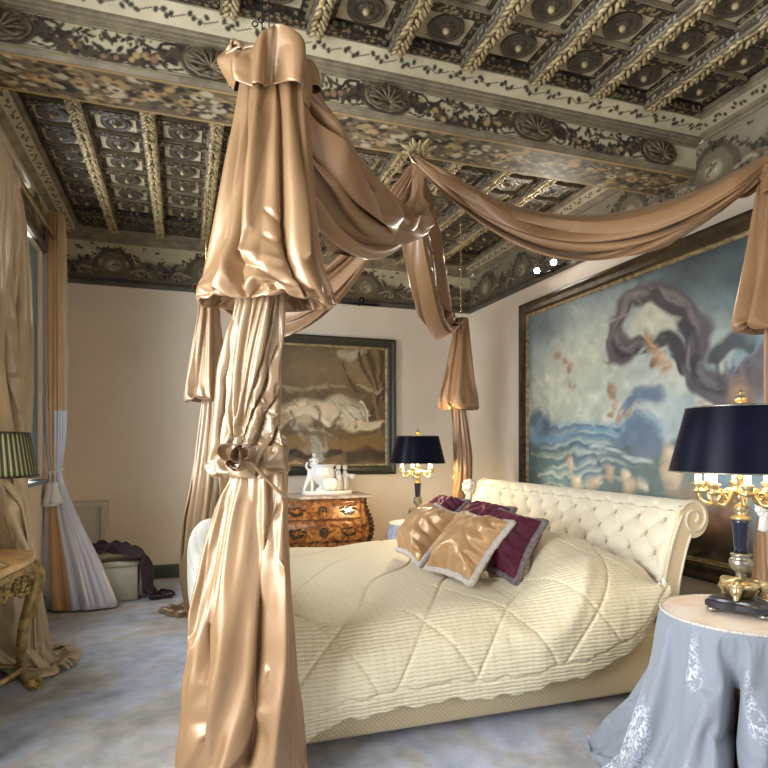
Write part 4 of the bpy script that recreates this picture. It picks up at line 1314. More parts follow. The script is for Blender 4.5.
# ------------------------------------------------------------------ candelabra lamps
def candelabra(loc, rz, label, arms=8):
    L = thing('candelabra_lamp', (0, 0, 0), label, 'lamp', 'black shaded candelabra lamps by the bed')
    # three-lobed plinth with hollow sides
    def tri(r, hollow, n=72):
        out = []
        for i in range(n):
            a = 2 * PI * i / n; q = abs(((a / (2 * PI / 3)) + .5) % 1 - .5) * 2
            out.append((r * (1 - hollow * (1 - (1 - q) ** 1.5) * .9) * math.cos(a), r * (1 - hollow * (1 - (1 - q) ** 1.5) * .9) * math.sin(a)))
        return out
    m = MB()
    rows = [[(x * s, y * s, z) for x, y in tri(.094, .42)] for s, z in ((.90, .012), (1, .016), (1, .030), (.93, .034), (.90, .040), (.62, .044))]
    m.grid(rows, cu=True, cap=True); m.build('plinth', M['black_plinth'], L, smooth=False)
    for k in range(3):
        a = 2 * PI * k / 3
        m = MB(); m.lathe([(.010, 0), (.016, .003), (.016, .009), (.010, .014)], (.074 * math.cos(a), .074 * math.sin(a), 0), 14); m.build('foot', M['silver'], L)
    m = MB()
    for k in range(3):
        a = 2 * PI * k / 3 + PI / 3
        v = np.array([math.cos(a), math.sin(a), 0])
        m.tube([v * .02 + ZV * .085, v * .05 + ZV * .080, v * .062 + ZV * .062, v * .05 + ZV * .048, v * .062 + ZV * .044], [.012, .016, .014, .010, .006], 8)
        m.ball(v * .055 + ZV * .082, (.014, .014, .012), 5)
    m.lathe([(.02, .04), (.03, .05), (.034, .066), (.046, .078), (.040, .088), (.018, .094), (.012, .100)], (0, 0, 0), 24, flute=9, famp=.12)
    m.build('lion_foot_mount', M['gilt'], L)
    m = MB(); m.lathe([(.011, .098), (.013, .106), (.012, .112), (.024, .122), (.030, .138), (.028, .150), (.020, .156), (.026, .160), (.026, .166), (.018, .168)], (0, 0, 0), 28, flute=16, famp=.05); m.build('urn', M['silver'], L)
    m = MB(); m.lathe([(.0165, .166), (.0185, .19), (.0225, .255), (.024, .262)], (0, 0, 0), 28); m.build('column', M['navy'], L)
    m = MB(); m.lathe([(.020, .260), (.027, .264), (.027, .270), (.014, .276), (.018, .288), (.022, .296), (.014, .304), (.010, .312), (.020, .322), (.024, .330), (.016, .338), (.010, .346), (.009, .372), (.018, .378), (.008, .388), (.007, .58)], (0, 0, 0), 22); m.build('stem', M['gilt'], L)
    for k in range(arms):
        a = 2 * PI * k / arms + .35; v = np.array([math.cos(a), math.sin(a), 0])
        m = MB()
        m.tube(smooth_path([v * .012 + ZV * .33, v * .035 + ZV * .345, v * .05 + ZV * .325, v * .07 + ZV * .305, v * .10 + ZV * .312, v * .108 + ZV * .34], 8), np.r_[np.linspace(.008, .0055, 41)], 8)
        sp = [v * (.062 + .014 * math.cos(t) * (1 - t / 9)) + ZV * (.330 + .014 * math.sin(t) * (1 - t / 9)) for t in np.linspace(0, 7.5, 24)]
        m.tube(sp, .0042, 6)
        c = tuple(v * .108)
        m.lathe([(.004, .334), (.017, .338), (.021, .343), (.012, .347), (.013, .352), (.017, .362), (.017, .366), (.006, .367)], c, 16)
        arm = m.build('arm', M['gilt'], L)
        m = MB(); m.lathe([(.0088, .364), (.0088, .412), (.005, .416)], c, 14); m.build('candle', M['candle'], arm)
    sh = MB()
    pr = [(.187, .398), (.142, .580)]
    out = [[(r * math.cos(a), r * math.sin(a), z) for a in np.linspace(0, 2 * PI, 72, endpoint=False)] for r, z in pr]
    inn = [[(r * math.cos(a), r * math.sin(a), z) for a in np.linspace(0, 2 * PI, 72, endpoint=False)] for r, z in ((.1395, .580), (.1845, .398))]
    sh.grid(out, cu=True, mat=0); sh.grid(inn, cu=True, mat=1)
    s = sh.build('shade', [M['shade_black'], M['shade_inside']], L)
    m = MB()
    for r, z in ((.187, .398), (.142, .580)):
        m.tube([(r * math.cos(a), r * math.sin(a), z) for a in np.linspace(0, 2 * PI, 72, endpoint=False)], .0026, 6, closed=True)
    for k in range(3):
        a = 2 * PI * k / 3; m.tube([(0, 0, .578), (.14 * math.cos(a), .14 * math.sin(a), .579)], .002, 5)
    m.build('shade_trim', M['silver'], s)
    m = MB(); m.lathe([(.010, .580), (.026, .584), (.026, .588), (.010, .592), (.014, .598), (.020, .606), (.012, .612), (.007, .616), (.009, .622), (.003, .630)], (0, 0, 0), 16); m.build('finial', M['gilt'], L)
    L.location = np.array(loc) * U; L.rotation_euler = (0, 0, rz)
    return L
NT = (1.502, 1.292, .529); FT = (1.507, 3.775, .487)
candelabra(NT, .5, 'large black shaded gilt candelabra lamp on the blue skirted table in front')
candelabra(FT, 1.2, 'black shaded gilt candelabra lamp on the far bedside table, beside the commode', 5)

# ------------------------------------------------------------------ skirted tables
M['cloth_lining'] = simple('brown cloth lining', rgb(96, 76, 58), .8)
def skirted(c, ztop, rt, rf, label, tlabel, cloth, top, seed, slit=None, cut=None, lab2=None):
    T = thing('round_table', (c[0], c[1], 0), tlabel, 'table')
    m = MB(); m.lathe([(rt - .012, ztop - .024), (rt - .006, ztop - .02), (rt - .006, ztop - .012), (rt - .012, ztop - .008)], (c[0], c[1], 0), 40); m.build('table_top', M['walnut'], T)
    m = MB(); m.lathe([(.09, .01), (.09, .03), (.03, .06), (.03, ztop - .03)], (c[0], c[1], 0), 20); m.build('pedestal', M['walnut'], T)
    m = MB(); nv, n = 100, 260
    th = np.linspace(0, 2 * PI, n, endpoint=False)
    r = np.random.default_rng(seed)
    rows = []
    ph = r.uniform(0, 6, 6)
    for j in range(nv):
        t = j / (nv - 1)
        if t < .2:
            k = t / .2; rr = rt * (k if k > .01 else .01); z = ztop - .006; rows.append([(c[0] + rr * math.cos(a), c[1] + rr * math.sin(a), z) for a in th]); continue
        k = (t - .2) / .8
        z = (ztop - .006) * (1 - k) + .006
        if k < .04: z = ztop - .006 - .004 * k / .04
        base = rt + (rf - rt) * (.68 * k + .32 * k ** 2.0)
        f = (np.abs(np.sin(th * 4.5 * 1 + ph[0] + .5 * np.sin(2 * th + ph[1]) * 1.0)) ** .8 - .6) * .20 * ss(0, .8, k) + .035 * np.sin(11 * th + ph[2] + 2 * k) * ss(.1, 1, k) + .045 * np.sin(3 * th + ph[3]) * ss(.3, 1, k)
        rad = base * (1 + f) + .008 * np.sin(23 * th + 6 * k + ph[4]) * ss(.1, .6, k)
        if slit is not None:
            dd = np.abs((th - slit + PI) % (2 * PI) - PI)
            rad = rad - .13 * ss(.1, .5, k) * np.exp(-np.abs(dd / .085) ** 3)
        # continuity at the seam
        w = ss(0, .12, th) * ss(2 * PI, 2 * PI - .12, th); rad = w * rad + (1 - w) * base
        rows.append([(c[0] + a_ * math.cos(q), c[1] + a_ * math.sin(q), z) for a_, q in zip(rad, th)])
    def pick(u, v):
        if v < .212: return 1
        if slit is not None and v > .42 and abs((u * 2 * PI - slit + PI) % (2 * PI) - PI) < .055: return 2
        return 0
    m.grid(rows, cu=True, matf=pick)
    o = settle(m.build('tablecloth', [cloth, top, M['cloth_lining']]), .06, 20, .015, bend=4, grav=.15, pins=list(range(24 * n)) + list(range((nv - 1) * n, nv * n)))
    tag(o, label, 'tablecloth')
    m = MB(); m.tube([(c[0] + (rt + .002) * math.cos(q), c[1] + (rt + .002) * math.sin(q), ztop - .008) for q in th[::3]], .0045, 6, closed=True); m.build('edge_braid', M['fringe'], o)
    return o
v = P(730, 700, 1.45)[:2] - np.array(NT[:2])
skirted(NT[:2], .532, .205, .40, 'silver blue brocade cloth draped to the carpet over the table at front right', 'round table wholly covered by the silver blue cloth in front', M['cloth_blue'], M['cloth_top'], 5, slit=math.atan2(v[1], v[0]))
skirted(FT[:2], .487, .19, .30, 'blue and white patterned cloth on the small far bedside table beside the commode', 'round bedside table under the blue and white cloth beyond the bed', M['toile'], M['toile'], 8)

# ------------------------------------------------------------------ bombe commode
CX0, CX1, CYF, CYB = .60, 1.375, 4.44, 4.82
com = thing('commode', ((CX0 + CX1) / 2, 4.63, 0), 'marquetry walnut commode with bulging sides and marble top, under the smaller painting', 'commode')
def bulge(t):   # t 0 floor..1 top : how far the body swells
    return .048 * math.sin(PI * min(1, max(0, (t - .10) / .80))) ** 1.2 - .012 * (1 - t)
m = MB(); rows = []
nz_ = 40
for j in range(nz_):
    t = j / (nz_ - 1); z = .10 + .50 * t; b = bulge(t); row = []
    pts = []
    xs_ = np.linspace(CX0, CX1 - .04, 40)
    for x in xs_:
        e = (x - (CX0 + CX1) / 2) / ((CX1 - CX0) / 2)
        pts.append((x - (0 if e > -.99 else 0) , CYF + .03 - b * 1.0 - .025 * (1 - e * e), z))
    pts += [(CX1 - .04 + b * 1.15 + .012, CYF + .055 - b * .6, z), (CX1 - .03 + b * 1.3, CYF + .12, z), (CX1 - .03 + b * 1.3, CYB, z), (CX0 + .03 - b, CYB, z), (CX0 + .03 - b, CYF + .12, z), (CX0 - b * .9 + .0, CYF + .055 - b * .6, z)]
    rows.append(pts)
m.grid(rows, cu=True, cap=True); m.build('body', M['walnut'], com)
m = MB(); a = []
for x in np.linspace(CX0 - .015, CX1 + .012, 30):
    e = (x - (CX0 + CX1) / 2) / ((CX1 - CX0) / 2); a.append((x, CYF - .005 - .028 * (1 - e * e)))
a += [(CX1 + .012, CYB), (CX0 - .015, CYB)]
m.prism(a, 'z', .600, .622); m.build('marble_top', M['marble'], com, bevel=.005)
def front_y(x, z):
    t = (z - .10) / .50; e = (x - (CX0 + CX1) / 2) / ((CX1 - CX0) / 2)
    return CYF + .03 - bulge(t) - .025 * (1 - e * e)
for k, (z0, z1) in enumerate(((.445, .580), (.280, .430))):
    m = MB(); Gd = []
    for z in np.linspace(z0, z1, 14):
        Gd.append([(x, front_y(x, z) - .006, z) for x in np.linspace(CX0 + .03, CX1 - .075, 44)])
    m.grid(Gd); d = m.build('drawer', M['walnut'], com); so = d.modifiers.new('thickness', 'SOLIDIFY'); so.thickness = .012 * U; so.offset = -1 if False else 0
    m = MB(); zz = [z0, z1]
    for z in (z0 + .004, z1 - .004):
        m.tube([(x, front_y(x, z) - .008, z) for x in np.linspace(CX0 + .03, CX1 - .075, 30)], .0045, 6)
    for x in (CX0 + .03, CX1 - .075):
        m.tube([(x, front_y(x, z) - .008, z) for z in np.linspace(z0, z1, 8)], .0045, 6)
    m.build('banding', M['walnut_dark'], d)
    zm = (z0 + z1) / 2
    for x in (.80, 1.20):
        m = MB()
        for i in range(16):
            a_ = 2 * PI * i / 16; q = .055 + .012 * math.sin(3 * a_)
            xx = x + q * math.cos(a_); z = zm + .024 * math.sin(a_) + .008 * math.cos(5 * a_)
            m.ball((xx, front_y(xx, z) - .012, z), (.013, .007, .009), 4)
        m.tube([(x + t_, front_y(x + t_, zm) - .022 - .006 * math.cos(t_ * 30), zm - .012 - .016 * math.cos(t_ * 25)) for t_ in np.linspace(-.045, .045, 14)], .005, 6)
        m.build('handle', M['bronze_mount'], d)
    m = MB()
    for i in range(12):
        a_ = 2 * PI * i / 12; m.ball((1.0 + .026 * math.cos(a_), front_y(1.0, zm) - .012, zm + .030 * math.sin(a_)), (.011, .006, .011), 4)
    m.ball((1.0, front_y(1.0, zm) - .012, zm), (.012, .006, .016), 5); m.build('escutcheon', M['bronze_mount'], d)
m = MB()
for z in np.linspace(.20, .585, 14):
    t = (z - .1) / .5; b = bulge(t); w = .024 - .010 * abs(t - .75)
    m.ball((CX1 - .035 + b * 1.2 + .006, CYF + .05 - b * .7, z), (w, w, .018), 5)
m.build('corner_mount', M['bronze_mount'], com)
for x, y in ((CX0 + .05, CYF + .08), (CX1 - .06, CYF + .08), (CX0 + .05, CYB - .05), (CX1 - .06, CYB - .05)):
    m = MB(); m.tube([(x, y, .14), (x, y - .01, .07), (x, y - .02, .02), (x, y - .03, 0)], [.034, .026, .018, .022], 10); m.build('leg', M['walnut_dark'], com)

# ------------------------------------------------------------------ white porcelain group
SC = np.array([1.07, 4.62, .622])
sc = thing('porcelain_group', SC, 'white porcelain group of small figures around an urn, standing on the commode', 'ornament')
m = MB()
a = [(SC[0] + .20 * math.cos(t) * (1 + .06 * math.cos(5 * t)), SC[1] + .085 * math.sin(t) * (1 + .06 * math.cos(5 * t))) for t in np.linspace(0, 2 * PI, 60, endpoint=False)]
m.prism(a, 'z', .6225, .652); m.build('base', M['porcelain'], sc, bevel=.006)
m = MB(); uc = (SC[0] - .03, SC[1], 0)
m.lathe([(.05, .650), (.055, .66), (.03, .675), (.026, .69), (.05, .71), (.088, .75), (.094, .79), (.082, .825), (.088, .842), (.104, .850), (.10, .857), (.05, .857)], uc, 36, flute=18, famp=.05)
for s_ in (-1, 1):
    m.ball((uc[0] + s_ * .02 + .045, uc[1] - .075, .705), (.042, .02, .05), 9)
    m.tube([(uc[0] + s_ * .078, uc[1], .80), (uc[0] + s_ * .108, uc[1], .82), (uc[0] + s_ * .10, uc[1], .77), (uc[0] + s_ * .075, uc[1], .745)], .008, 8)
m.build('urn', M['porcelain'], sc)
def figure(base, h, turn, pose, name='cherub_figure'):
    """a small modelled child: pose = dict of joint offsets in units of height"""
    ca, sa = math.cos(turn), math.sin(turn)
    def T(p): return (base[0] + h * (p[0] * ca - p[1] * sa), base[1] + h * (p[0] * sa + p[1] * ca), base[2] + h * p[2])
    hip, chest, neck, head = pose.get('hip', (0, 0, .45)), pose.get('chest', (0, 0, .65)), pose.get('neck', (0, 0, .77)), pose.get('head', (0, 0, .88))
    ch = [([T(hip), T(chest), T(neck)], [.12 * h, .125 * h, .06 * h])]
    for s_, l in ((1, 'l'), (-1, 'r')):
        kn, ft = pose.get('knee_' + l, (s_ * .08, -.03, .24)), pose.get('foot_' + l, (s_ * .09, 0, .02))
        ch.append(([T(hip), T((hip[0] + s_ * .06, hip[1], hip[2] - .05)), T(kn), T(ft), T((ft[0], ft[1] - .08, ft[2]))], [.115 * h, .095 * h, .07 * h, .045 * h, .04 * h]))
        el, ha = pose.get('elbow_' + l, (s_ * .2, -.02, .55)), pose.get('hand_' + l, (s_ * .2, -.12, .45))
        ch.append(([T(chest), T((chest[0] + s_ * .10, chest[1], chest[2] + .06)), T(el), T(ha)], [.11 * h, .06 * h, .045 * h, .04 * h]))
    V, F = skin_part(ch, 1)
    m = MB(); m.add(V, F)
    hd = T(head); m.ball(hd, .10 * h, 10)
    for k in range(14):
        a = k * 2.4; m.ball((hd[0] + .06 * h * math.cos(a), hd[1] + .06 * h * math.sin(a), hd[2] + .05 * h + .02 * h * math.sin(3 * a)), .034 * h, 5)
    fx, fy = sa, -ca
    m.ball((hd[0] + .083 * h * fx, hd[1] + .083 * h * fy, hd[2] - .008 * h), .017 * h, 5)
    for s_ in (-1, 1):
        m.ball((hd[0] + .06 * h * fx + s_ * .045 * h * ca, hd[1] + .06 * h * fy + s_ * .045 * h * sa, hd[2] - .03 * h), .028 * h, 5)
    return m.build(name, M['porcelain'], sc)
figure((SC[0] - .135, SC[1] - .01, .652), .225, .4, {'hand_l': (.16, -.10, .80), 'elbow_l': (.2, -.05, .68), 'hand_r': (-.12, -.08, 1.0), 'elbow_r': (-.18, -.02, .85), 'chest': (.05, -.03, .66), 'neck': (.07, -.04, .78), 'head': (.09, -.05, .89), 'foot_r': (-.22, .03, .02), 'knee_r': (-.14, 0, .24)})
figure((SC[0] - .100, SC[1] - .02, .80), .145, -.3, {'knee_l': (.14, -.10, .40), 'foot_l': (.2, -.06, .2), 'knee_r': (-.08, -.08, .25), 'foot_r': (-.1, -.02, .02), 'hand_r': (-.26, -.05, .7)})
figure((SC[0] + .09, SC[1] - .03, .652), .205, .9, {'hand_r': (-.22, -.14, .62), 'hand_l': (.12, -.2, .58), 'chest': (-.02, -.02, .65)})
figure((SC[0] + .155, SC[1] + .01, .652), .200, 1.2, {'hand_l': (.3, -.16, .60), 'elbow_l': (.22, -.06, .6), 'hand_r': (-.05, -.26, .6), 'knee_l': (.1, -.1, .25)})
m = MB(); m.lathe([(.014, .742), (.02, .752), (.022, .772), (.026, .778), (.012, .779)], (SC[0] + .205, SC[1] - .03, 0), 16, flute=8, famp=.1); m.build('small_basket', M['porcelain'], sc)

# ------------------------------------------------------------------ paintings
def frame(parent, name, mat, a0, a1, z0, z1, w, dp, plane, fixed, s_):
    """mitred moulding; plane 'x' hangs on the back wall, 'y' on the right wall"""
    pr = [(0, 0), (0, dp * .8), (w * .2, dp), (w * .45, dp * .75), (w * .8, dp * .7), (w, dp * .45), (w, 0)]
    m = MB(); cs = [(a0, z0, 1, 1), (a1, z0, -1, 1), (a1, z1, -1, -1), (a0, z1, 1, -1)]
    rows = []
    for a, z, sa, sz in cs:
        row = []
        for p, q in pr:
            aa, zz = a + sa * p, z + sz * p
            row.append((aa, fixed - q, zz) if plane == 'x' else (fixed - q, aa, zz))
        rows.append(row)
    m.grid(rows, cu=False, cv=True)
    return m.build(name, mat, parent, smooth=False)
pcan = painted('oil painting', .45, .12)
# smaller painting over the commode: draped daybed with cushions in a brown interior
PX0, PX1, PZ0, PZ1 = .42, 1.722, .762, 1.905
fw = .075
p1 = thing('painting', ((PX0 + PX1) / 2, YB - .03, PZ0), 'smaller oil painting in a dark green frame over the commode, brown interior with pale draperies', 'painting')
frame(p1, 'frame', M['dark_frame'], PX0, PX1, PZ0, PZ1, fw, .035, 'x', YB - .004, 1)
frame(p1, 'gilt_slip', M['leaf_gold'], PX0 + fw - .004, PX1 - fw + .004, PZ0 + fw - .004, PZ1 - fw + .004, .018, .018, 'x', YB - .006, 1)
cw, chh = PX1 - PX0 - 2 * fw, PZ1 - PZ0 - 2 * fw
c = Canvas(cw, chh, .0055, rgb(112, 90, 60))
def w1(px, py):
    rho = (px - 384) / 600; d = (YB - .01) / (.948 - .318 * rho)
    return ((.948 * rho + .318) * d - PX0 - fw, 1 - (py - 446) / 600 * d - PZ0 - fw)
c.c *= (.75 + .5 * c.noise(3, 3, 4))[..., None]
c.warp(.10, 6, 77)
def S1(pts, w, col, soft=.4, alpha=1): c.stroke(smooth_path([w1(*p) for p in pts], 8), w, col, soft, alpha)
def E1(px, py, rx, ry, col, soft=.4, ang=0, alpha=1): x, y = w1(px, py); c.ell(x, y, rx, ry, col, soft, ang, alpha)
E1(320, 365, .32, .14, rgb(136, 116, 84), .6, 0, .7)
S1([(268, 385), (310, 388), (345, 384)], .012, rgb(150, 132, 98)); S1([(268, 398), (330, 398)], .05, rgb(96, 84, 58), .7, .7)
S1([(352, 352), (362, 380), (378, 388)], [.05, .05], rgb(146, 122, 84), .4); S1([(340, 352), (352, 356), (366, 350)], .03, rgb(190, 176, 146), .6, .8)
for k in range(5): S1([(360 + k * 5, 348), (366 + k * 4, 375), (376 + k * 2, 400)], .012, [rgb(82, 62, 40), rgb(140, 114, 78)][k % 2], .4)
S1([(345, 362), (355, 388), (360, 395)], .01, rgb(90, 72, 48)); S1([(358, 386), (376, 396), (382, 392)], .012, rgb(176, 158, 122))
E1(372, 430, .12, .2, rgb(104, 80, 50), .5); S1([(384, 392), (368, 420), (362, 440)], .012, rgb(70, 52, 34)); S1([(372, 395), (380, 420), (378, 450)], .014, rgb(138, 110, 70))
S1([(262, 442), (300, 446), (345, 442), (380, 440)], .075, rgb(138, 110, 62), .3)
S1([(262, 452), (310, 455), (340, 450)], .03, rgb(52, 40, 28)); S1([(350, 458), (382, 456)], .05, rgb(60, 46, 32), .5)
E1(342, 408, .17, .11, rgb(196, 180, 144), .25, -.15); E1(350, 414, .13, .085, rgb(214, 200, 166), .35, -.1)
for k in range(6): S1([(330 + k * 6, 402), (340 + k * 5, 410), (352 + k * 3, 424)], .006, [rgb(160, 142, 106), rgb(226, 214, 184)][k % 2], .5)
S1([(272, 424), (300, 404), (330, 414), (352, 426), (378, 424)], [.05, .07, .06, .05, .03], rgb(224, 202, 164), .45)     # pale folded sheet across the couch
S1([(280, 418), (305, 412), (328, 424)], .022, rgb(238, 222, 190), .6); S1([(300, 430), (335, 436)], .02, rgb(196, 168, 124), .6)
S1([(296, 425), (308, 438), (318, 456)], .05, rgb(176, 172, 156), .3); S1([(300, 424), (306, 440), (304, 450)], .03, rgb(150, 124, 96), .4)
for k in range(4): S1([(304 + k * 6, 428), (313 + k * 4, 440), (319 + k * 2, 452)], .010, [rgb(136, 132, 116), rgb(196, 190, 172)][k % 2], .8, .55)
E1(330, 464, .06, .014, rgb(160, 110, 84)); E1(290, 464, .1, .02, rgb(176, 150, 100), .5); E1(372, 470, .1, .015, rgb(176, 150, 104), .5)
for pts in ([(313, 402), (318, 414), (316, 430)], [(290, 408), (294, 418), (291, 428)], [(338, 412), (334, 424), (338, 434)], [(356, 418), (354, 428)]): S1(pts, .012, rgb(128, 104, 72), .7, .85)
E1(281, 416, .075, .06, rgb(168, 144, 106), .35, .2, .9); E1(303, 418, .07, .055, rgb(206, 184, 146), .4, 0, .8); S1([(262, 432), (300, 433), (340, 436), (372, 432)], .02, rgb(110, 86, 54), .6, .8)
r = np.random.default_rng(6)
for k in range(300):
    x, y = r.uniform(0, cw), r.uniform(0, chh); i, j = int(y / chh * (c.ny - 1)), int(x / cw * (c.nx - 1))
    c.ell(x, y, r.uniform(.015, .05), r.uniform(.005, .013), np.clip(c.c[i, j] * r.uniform(.72, 1.3), 0, 1), .6, r.uniform(-1.2, 1.2), .6)
n = c.noise(24, 9, 3); c.c *= (.86 + .28 * n)[..., None]
m = MB(); c.mesh(m, lambda x, y: (x + PX0 + fw, 0 * x + YB - .012, y + PZ0 + fw)); m.build('canvas', pcan, p1)

# great painting: sea and sky, a curling dusk cloud
QY0, QY1, QZ0, QZ1 = 1.35, 3.965, .345, 2.055
fw2 = .085
p2 = thing('painting', (XR - .03, (QY0 + QY1) / 2, QZ0), 'huge oil painting of sky, sea and curling dark cloud, on the right wall behind bed', 'painting')
frame(p2, 'frame', M['brown_frame'], QY0, QY1, QZ0, QZ1, fw2, .045, 'y', XR - .004, -1)
frame(p2, 'gilt_slip', M['gilt'] if False else M['leaf_gold'], QY0 + fw2 - .004, QY1 - fw2 + .004, QZ0 + fw2 - .004, QZ1 - fw2 + .004, .022, .024, 'y', XR - .006, -1)
cw, chh = QY1 - QY0 - 2 * fw2, QZ1 - QZ0 - 2 * fw2
c = Canvas(cw, chh, .0065, rgb(140, 160, 166))
def w2(px, py):
    rho = (px - 384) / 600; d = (XR - .01) / (.948 * rho + .318)
    return (QY1 - fw2 - (.948 - .318 * rho) * d, 1 - (py - 446) / 600 * d - QZ0 - fw2)
def S2(pts, w, col, soft=.4, alpha=1): c.stroke(smooth_path([w2(*p) for p in pts], 8), w, col, soft, alpha)
def E2(px, py, rx, ry, col, soft=.4, ang=0, alpha=1): x, y = w2(px, py); c.ell(x, y, rx, ry, col, soft, ang, alpha)
X_, Y_ = np.broadcast_to(c.x / cw, (c.ny, c.nx)), np.broadcast_to(c.y / chh, (c.ny, c.nx))
c.warp(.14, 5, 71)
n1 = c.noise(2.2, 21, 5); n2 = c.noise(5, 22, 4)
c.mix(.9 * ss(.45, 1.0, Y_ + .3 * (n1 - .5)), rgb(112, 140, 152))
c.mix(.8 * ss(.5, .75, n1) * ss(.3, .6, Y_), rgb(96, 116, 122))
E2(570, 395, .55, .42, rgb(206, 208, 186), .75, 0, .85); E2(640, 420, .40, .34, rgb(206, 216, 206), .7, 0, .85); E2(600, 360, .35, .3, rgb(196, 200, 180), .8, 0, .6)
c.mix(.75 * ss(.5, .68, n2) * ss(.35, .5, Y_) * (1 - ss(.7, .9, Y_)), rgb(222, 220, 198))
E2(720, 250, .5, .16, rgb(66, 78, 82), .7, .2, .9); E2(740, 300, .3, .2, rgb(104, 116, 114), .7, 0, .8); E2(760, 270, .2, .1, rgb(60, 68, 70), .6, 0, .8)
E2(545, 320, .25, .12, rgb(96, 116, 118), .7, 0, .7)
# sea
hz_ = w2(560, 432)[1]
c.mix(ss(hz_ + .10, hz_ + .02, np.broadcast_to(c.y, X_.shape)) * (1 - ss(.45, .62, X_)), rgb(132, 164, 184))
c.mix(ss(hz_ - .03, hz_ - .08, np.broadcast_to(c.y, X_.shape) + .03 * (n2 - .5)) * (1 - ss(.55, .75, X_)), rgb(96, 122, 124))
for k in range(26):
    yy_ = 425 + k * 2.6; r = np.random.default_rng(k)
    x0 = 526 + r.uniform(0, 50); S2([(x0, yy_), (x0 + 25, yy_ - 2), (x0 + 50 + r.uniform(0, 20), yy_ + r.uniform(-3, 2))], .012, [rgb(186, 202, 200), rgb(86, 112, 130), rgb(120, 150, 170), rgb(160, 172, 158)][k % 4], .6, .7)
E2(545, 428, .10, .06, rgb(84, 104, 126), .6, .2, .9); E2(535, 420, .06, .05, rgb(94, 110, 126), .5)
# blue cloud bank and spray
for (px, py, a, b) in ((640, 400, .10, .05), (628, 408, .08, .045), (652, 396, .06, .035), (632, 428, .09, .05), (646, 434, .10, .06), (622, 440, .08, .04), (650, 445, .09, .06)):
    E2(px, py, a, b, rgb(112, 130, 150), .5, .2, .9)
for (px, py) in ((600, 447), (615, 450), (590, 452), (632, 455), (645, 458)): E2(px, py, .07, .012, rgb(188, 198, 196), .6)
# the curling dusk cloud
MAU = rgb(92, 84, 86); MAU2 = rgb(64, 60, 64); MAU3 = rgb(122, 112, 112)
E2(655, 322, .17, .15, rgb(210, 208, 184), .4, 0, .95)
ring = [(640, 352), (622, 350), (614, 335), (622, 312), (642, 298), (660, 290), (680, 298), (692, 318), (697, 340), (690, 360)]
S2(ring, [.05, .085, .06, .05, .075, .05, .08, .06], MAU, .25); S2([(p[0] + 1, p[1] - 3) for p in ring], .014, MAU3, .6); S2([(p[0] + 1, p[1] + 5) for p in ring], .012, MAU2, .6)
S2([(650, 345), (668, 335), (680, 350), (688, 360)], .05, MAU2, .3); S2([(655, 292), (678, 312), (694, 340)], .035, MAU2, .5)
S2([(694, 335), (700, 365), (712, 382), (732, 380), (752, 368), (770, 362)], [.04, .06, .10, .08, .12], MAU, .25); S2([(700, 350), (706, 378), (725, 386)], .025, MAU2, .5); S2([(712, 350), (730, 338), (750, 338)], .03, rgb(70, 76, 78), .4)
for k in range(6): S2([(704 + k * 9, 352 + k), (706 + k * 9, 368), (712 + k * 9, 382 - k)], .012, [MAU3, MAU2][k % 2], .6, .7)
E2(745, 400, .12, .13, rgb(122, 100, 84), .5); E2(738, 385, .07, .06, rgb(150, 122, 98), .5)
# warm sunlit cloud tufts and gulls' bank
for (px, py, a, b, cc) in ((650, 350, .055, .065, (176, 138, 100)), (660, 362, .05, .05, (192, 156, 120)), (645, 338, .03, .05, (186, 146, 106)), (668, 372, .05, .03, (196, 162, 126)), (652, 368, .03, .03, (150, 112, 82)),
    (561, 358, .030, .026, (170, 140, 112)), (568, 364, .034, .026, (188, 158, 130)), (574, 370, .032, .018, (166, 134, 106)), (577, 388, .024, .018, (180, 152, 126)), (572, 383, .016, .02, (160, 132, 108)),
    (612, 388, .026, .03, (168, 140, 116)), (614, 400, .034, .034, (196, 168, 142)), (608, 410, .04, .026, (160, 132, 108)), (620, 413, .048, .024, (190, 164, 138)), (630, 416, .03, .018, (176, 148, 122)),
    (571, 465, .03, .05, (196, 184, 160)), (577, 480, .05, .05, (210, 196, 172)), (592, 486, .07, .035, (196, 180, 154)), (610, 478, .04, .05, (176, 160, 136)), (566, 458, .02, .03, (150, 132, 108)), (628, 478, .04, .05, (202, 186, 160)), (632, 488, .06, .04, (184, 166, 142)), (645, 486, .04, .04, (206, 198, 178)), (598, 462, .02, .05, (92, 96, 90)),
    (672, 460, .05, .12, (206, 186, 158)), (680, 478, .07, .10, (190, 170, 144)), (700, 520, .10, .12, (186, 150, 120)), (715, 535, .12, .10, (170, 130, 100)), (735, 520, .1, .1, (150, 116, 90)), (690, 545, .1, .07, (84, 78, 62)), (708, 405, .03, .02, (180, 168, 146))):
    E2(px, py, a, b, rgb(*cc), .55, .4); E2(px + 1.5, py - 2, a * .5, b * .45, rgb(*(min(255, q + 24) for q in cc)), .7, .4)
c.mix(ss(.16, .04, Y_ + .1 * (n2 - .5)) * ss(.45, .6, X_), rgb(78, 70, 54))
for k in range(8): S2([(690 + k * 8, 560), (700 + k * 8, 552 + k), (712 + k * 8, 566)], .014, [rgb(110, 98, 72), rgb(56, 50, 40)][k % 2], .5)
for k in range(9):
    t = k / 8; a_ = ring[k]; b_ = ring[k + 1]
    S2([((a_[0] * .7 + b_[0] * .3) - 4, (a_[1] * .7 + b_[1] * .3) - 5), (a_[0] * .4 + b_[0] * .6, a_[1] * .4 + b_[1] * .6), ((a_[0] * .2 + b_[0] * .8) + 5, (a_[1] * .2 + b_[1] * .8) + 6)], .010, [MAU3, MAU2, rgb(140, 128, 124)][k % 3], .7, .7)
r = np.random.default_rng(5)
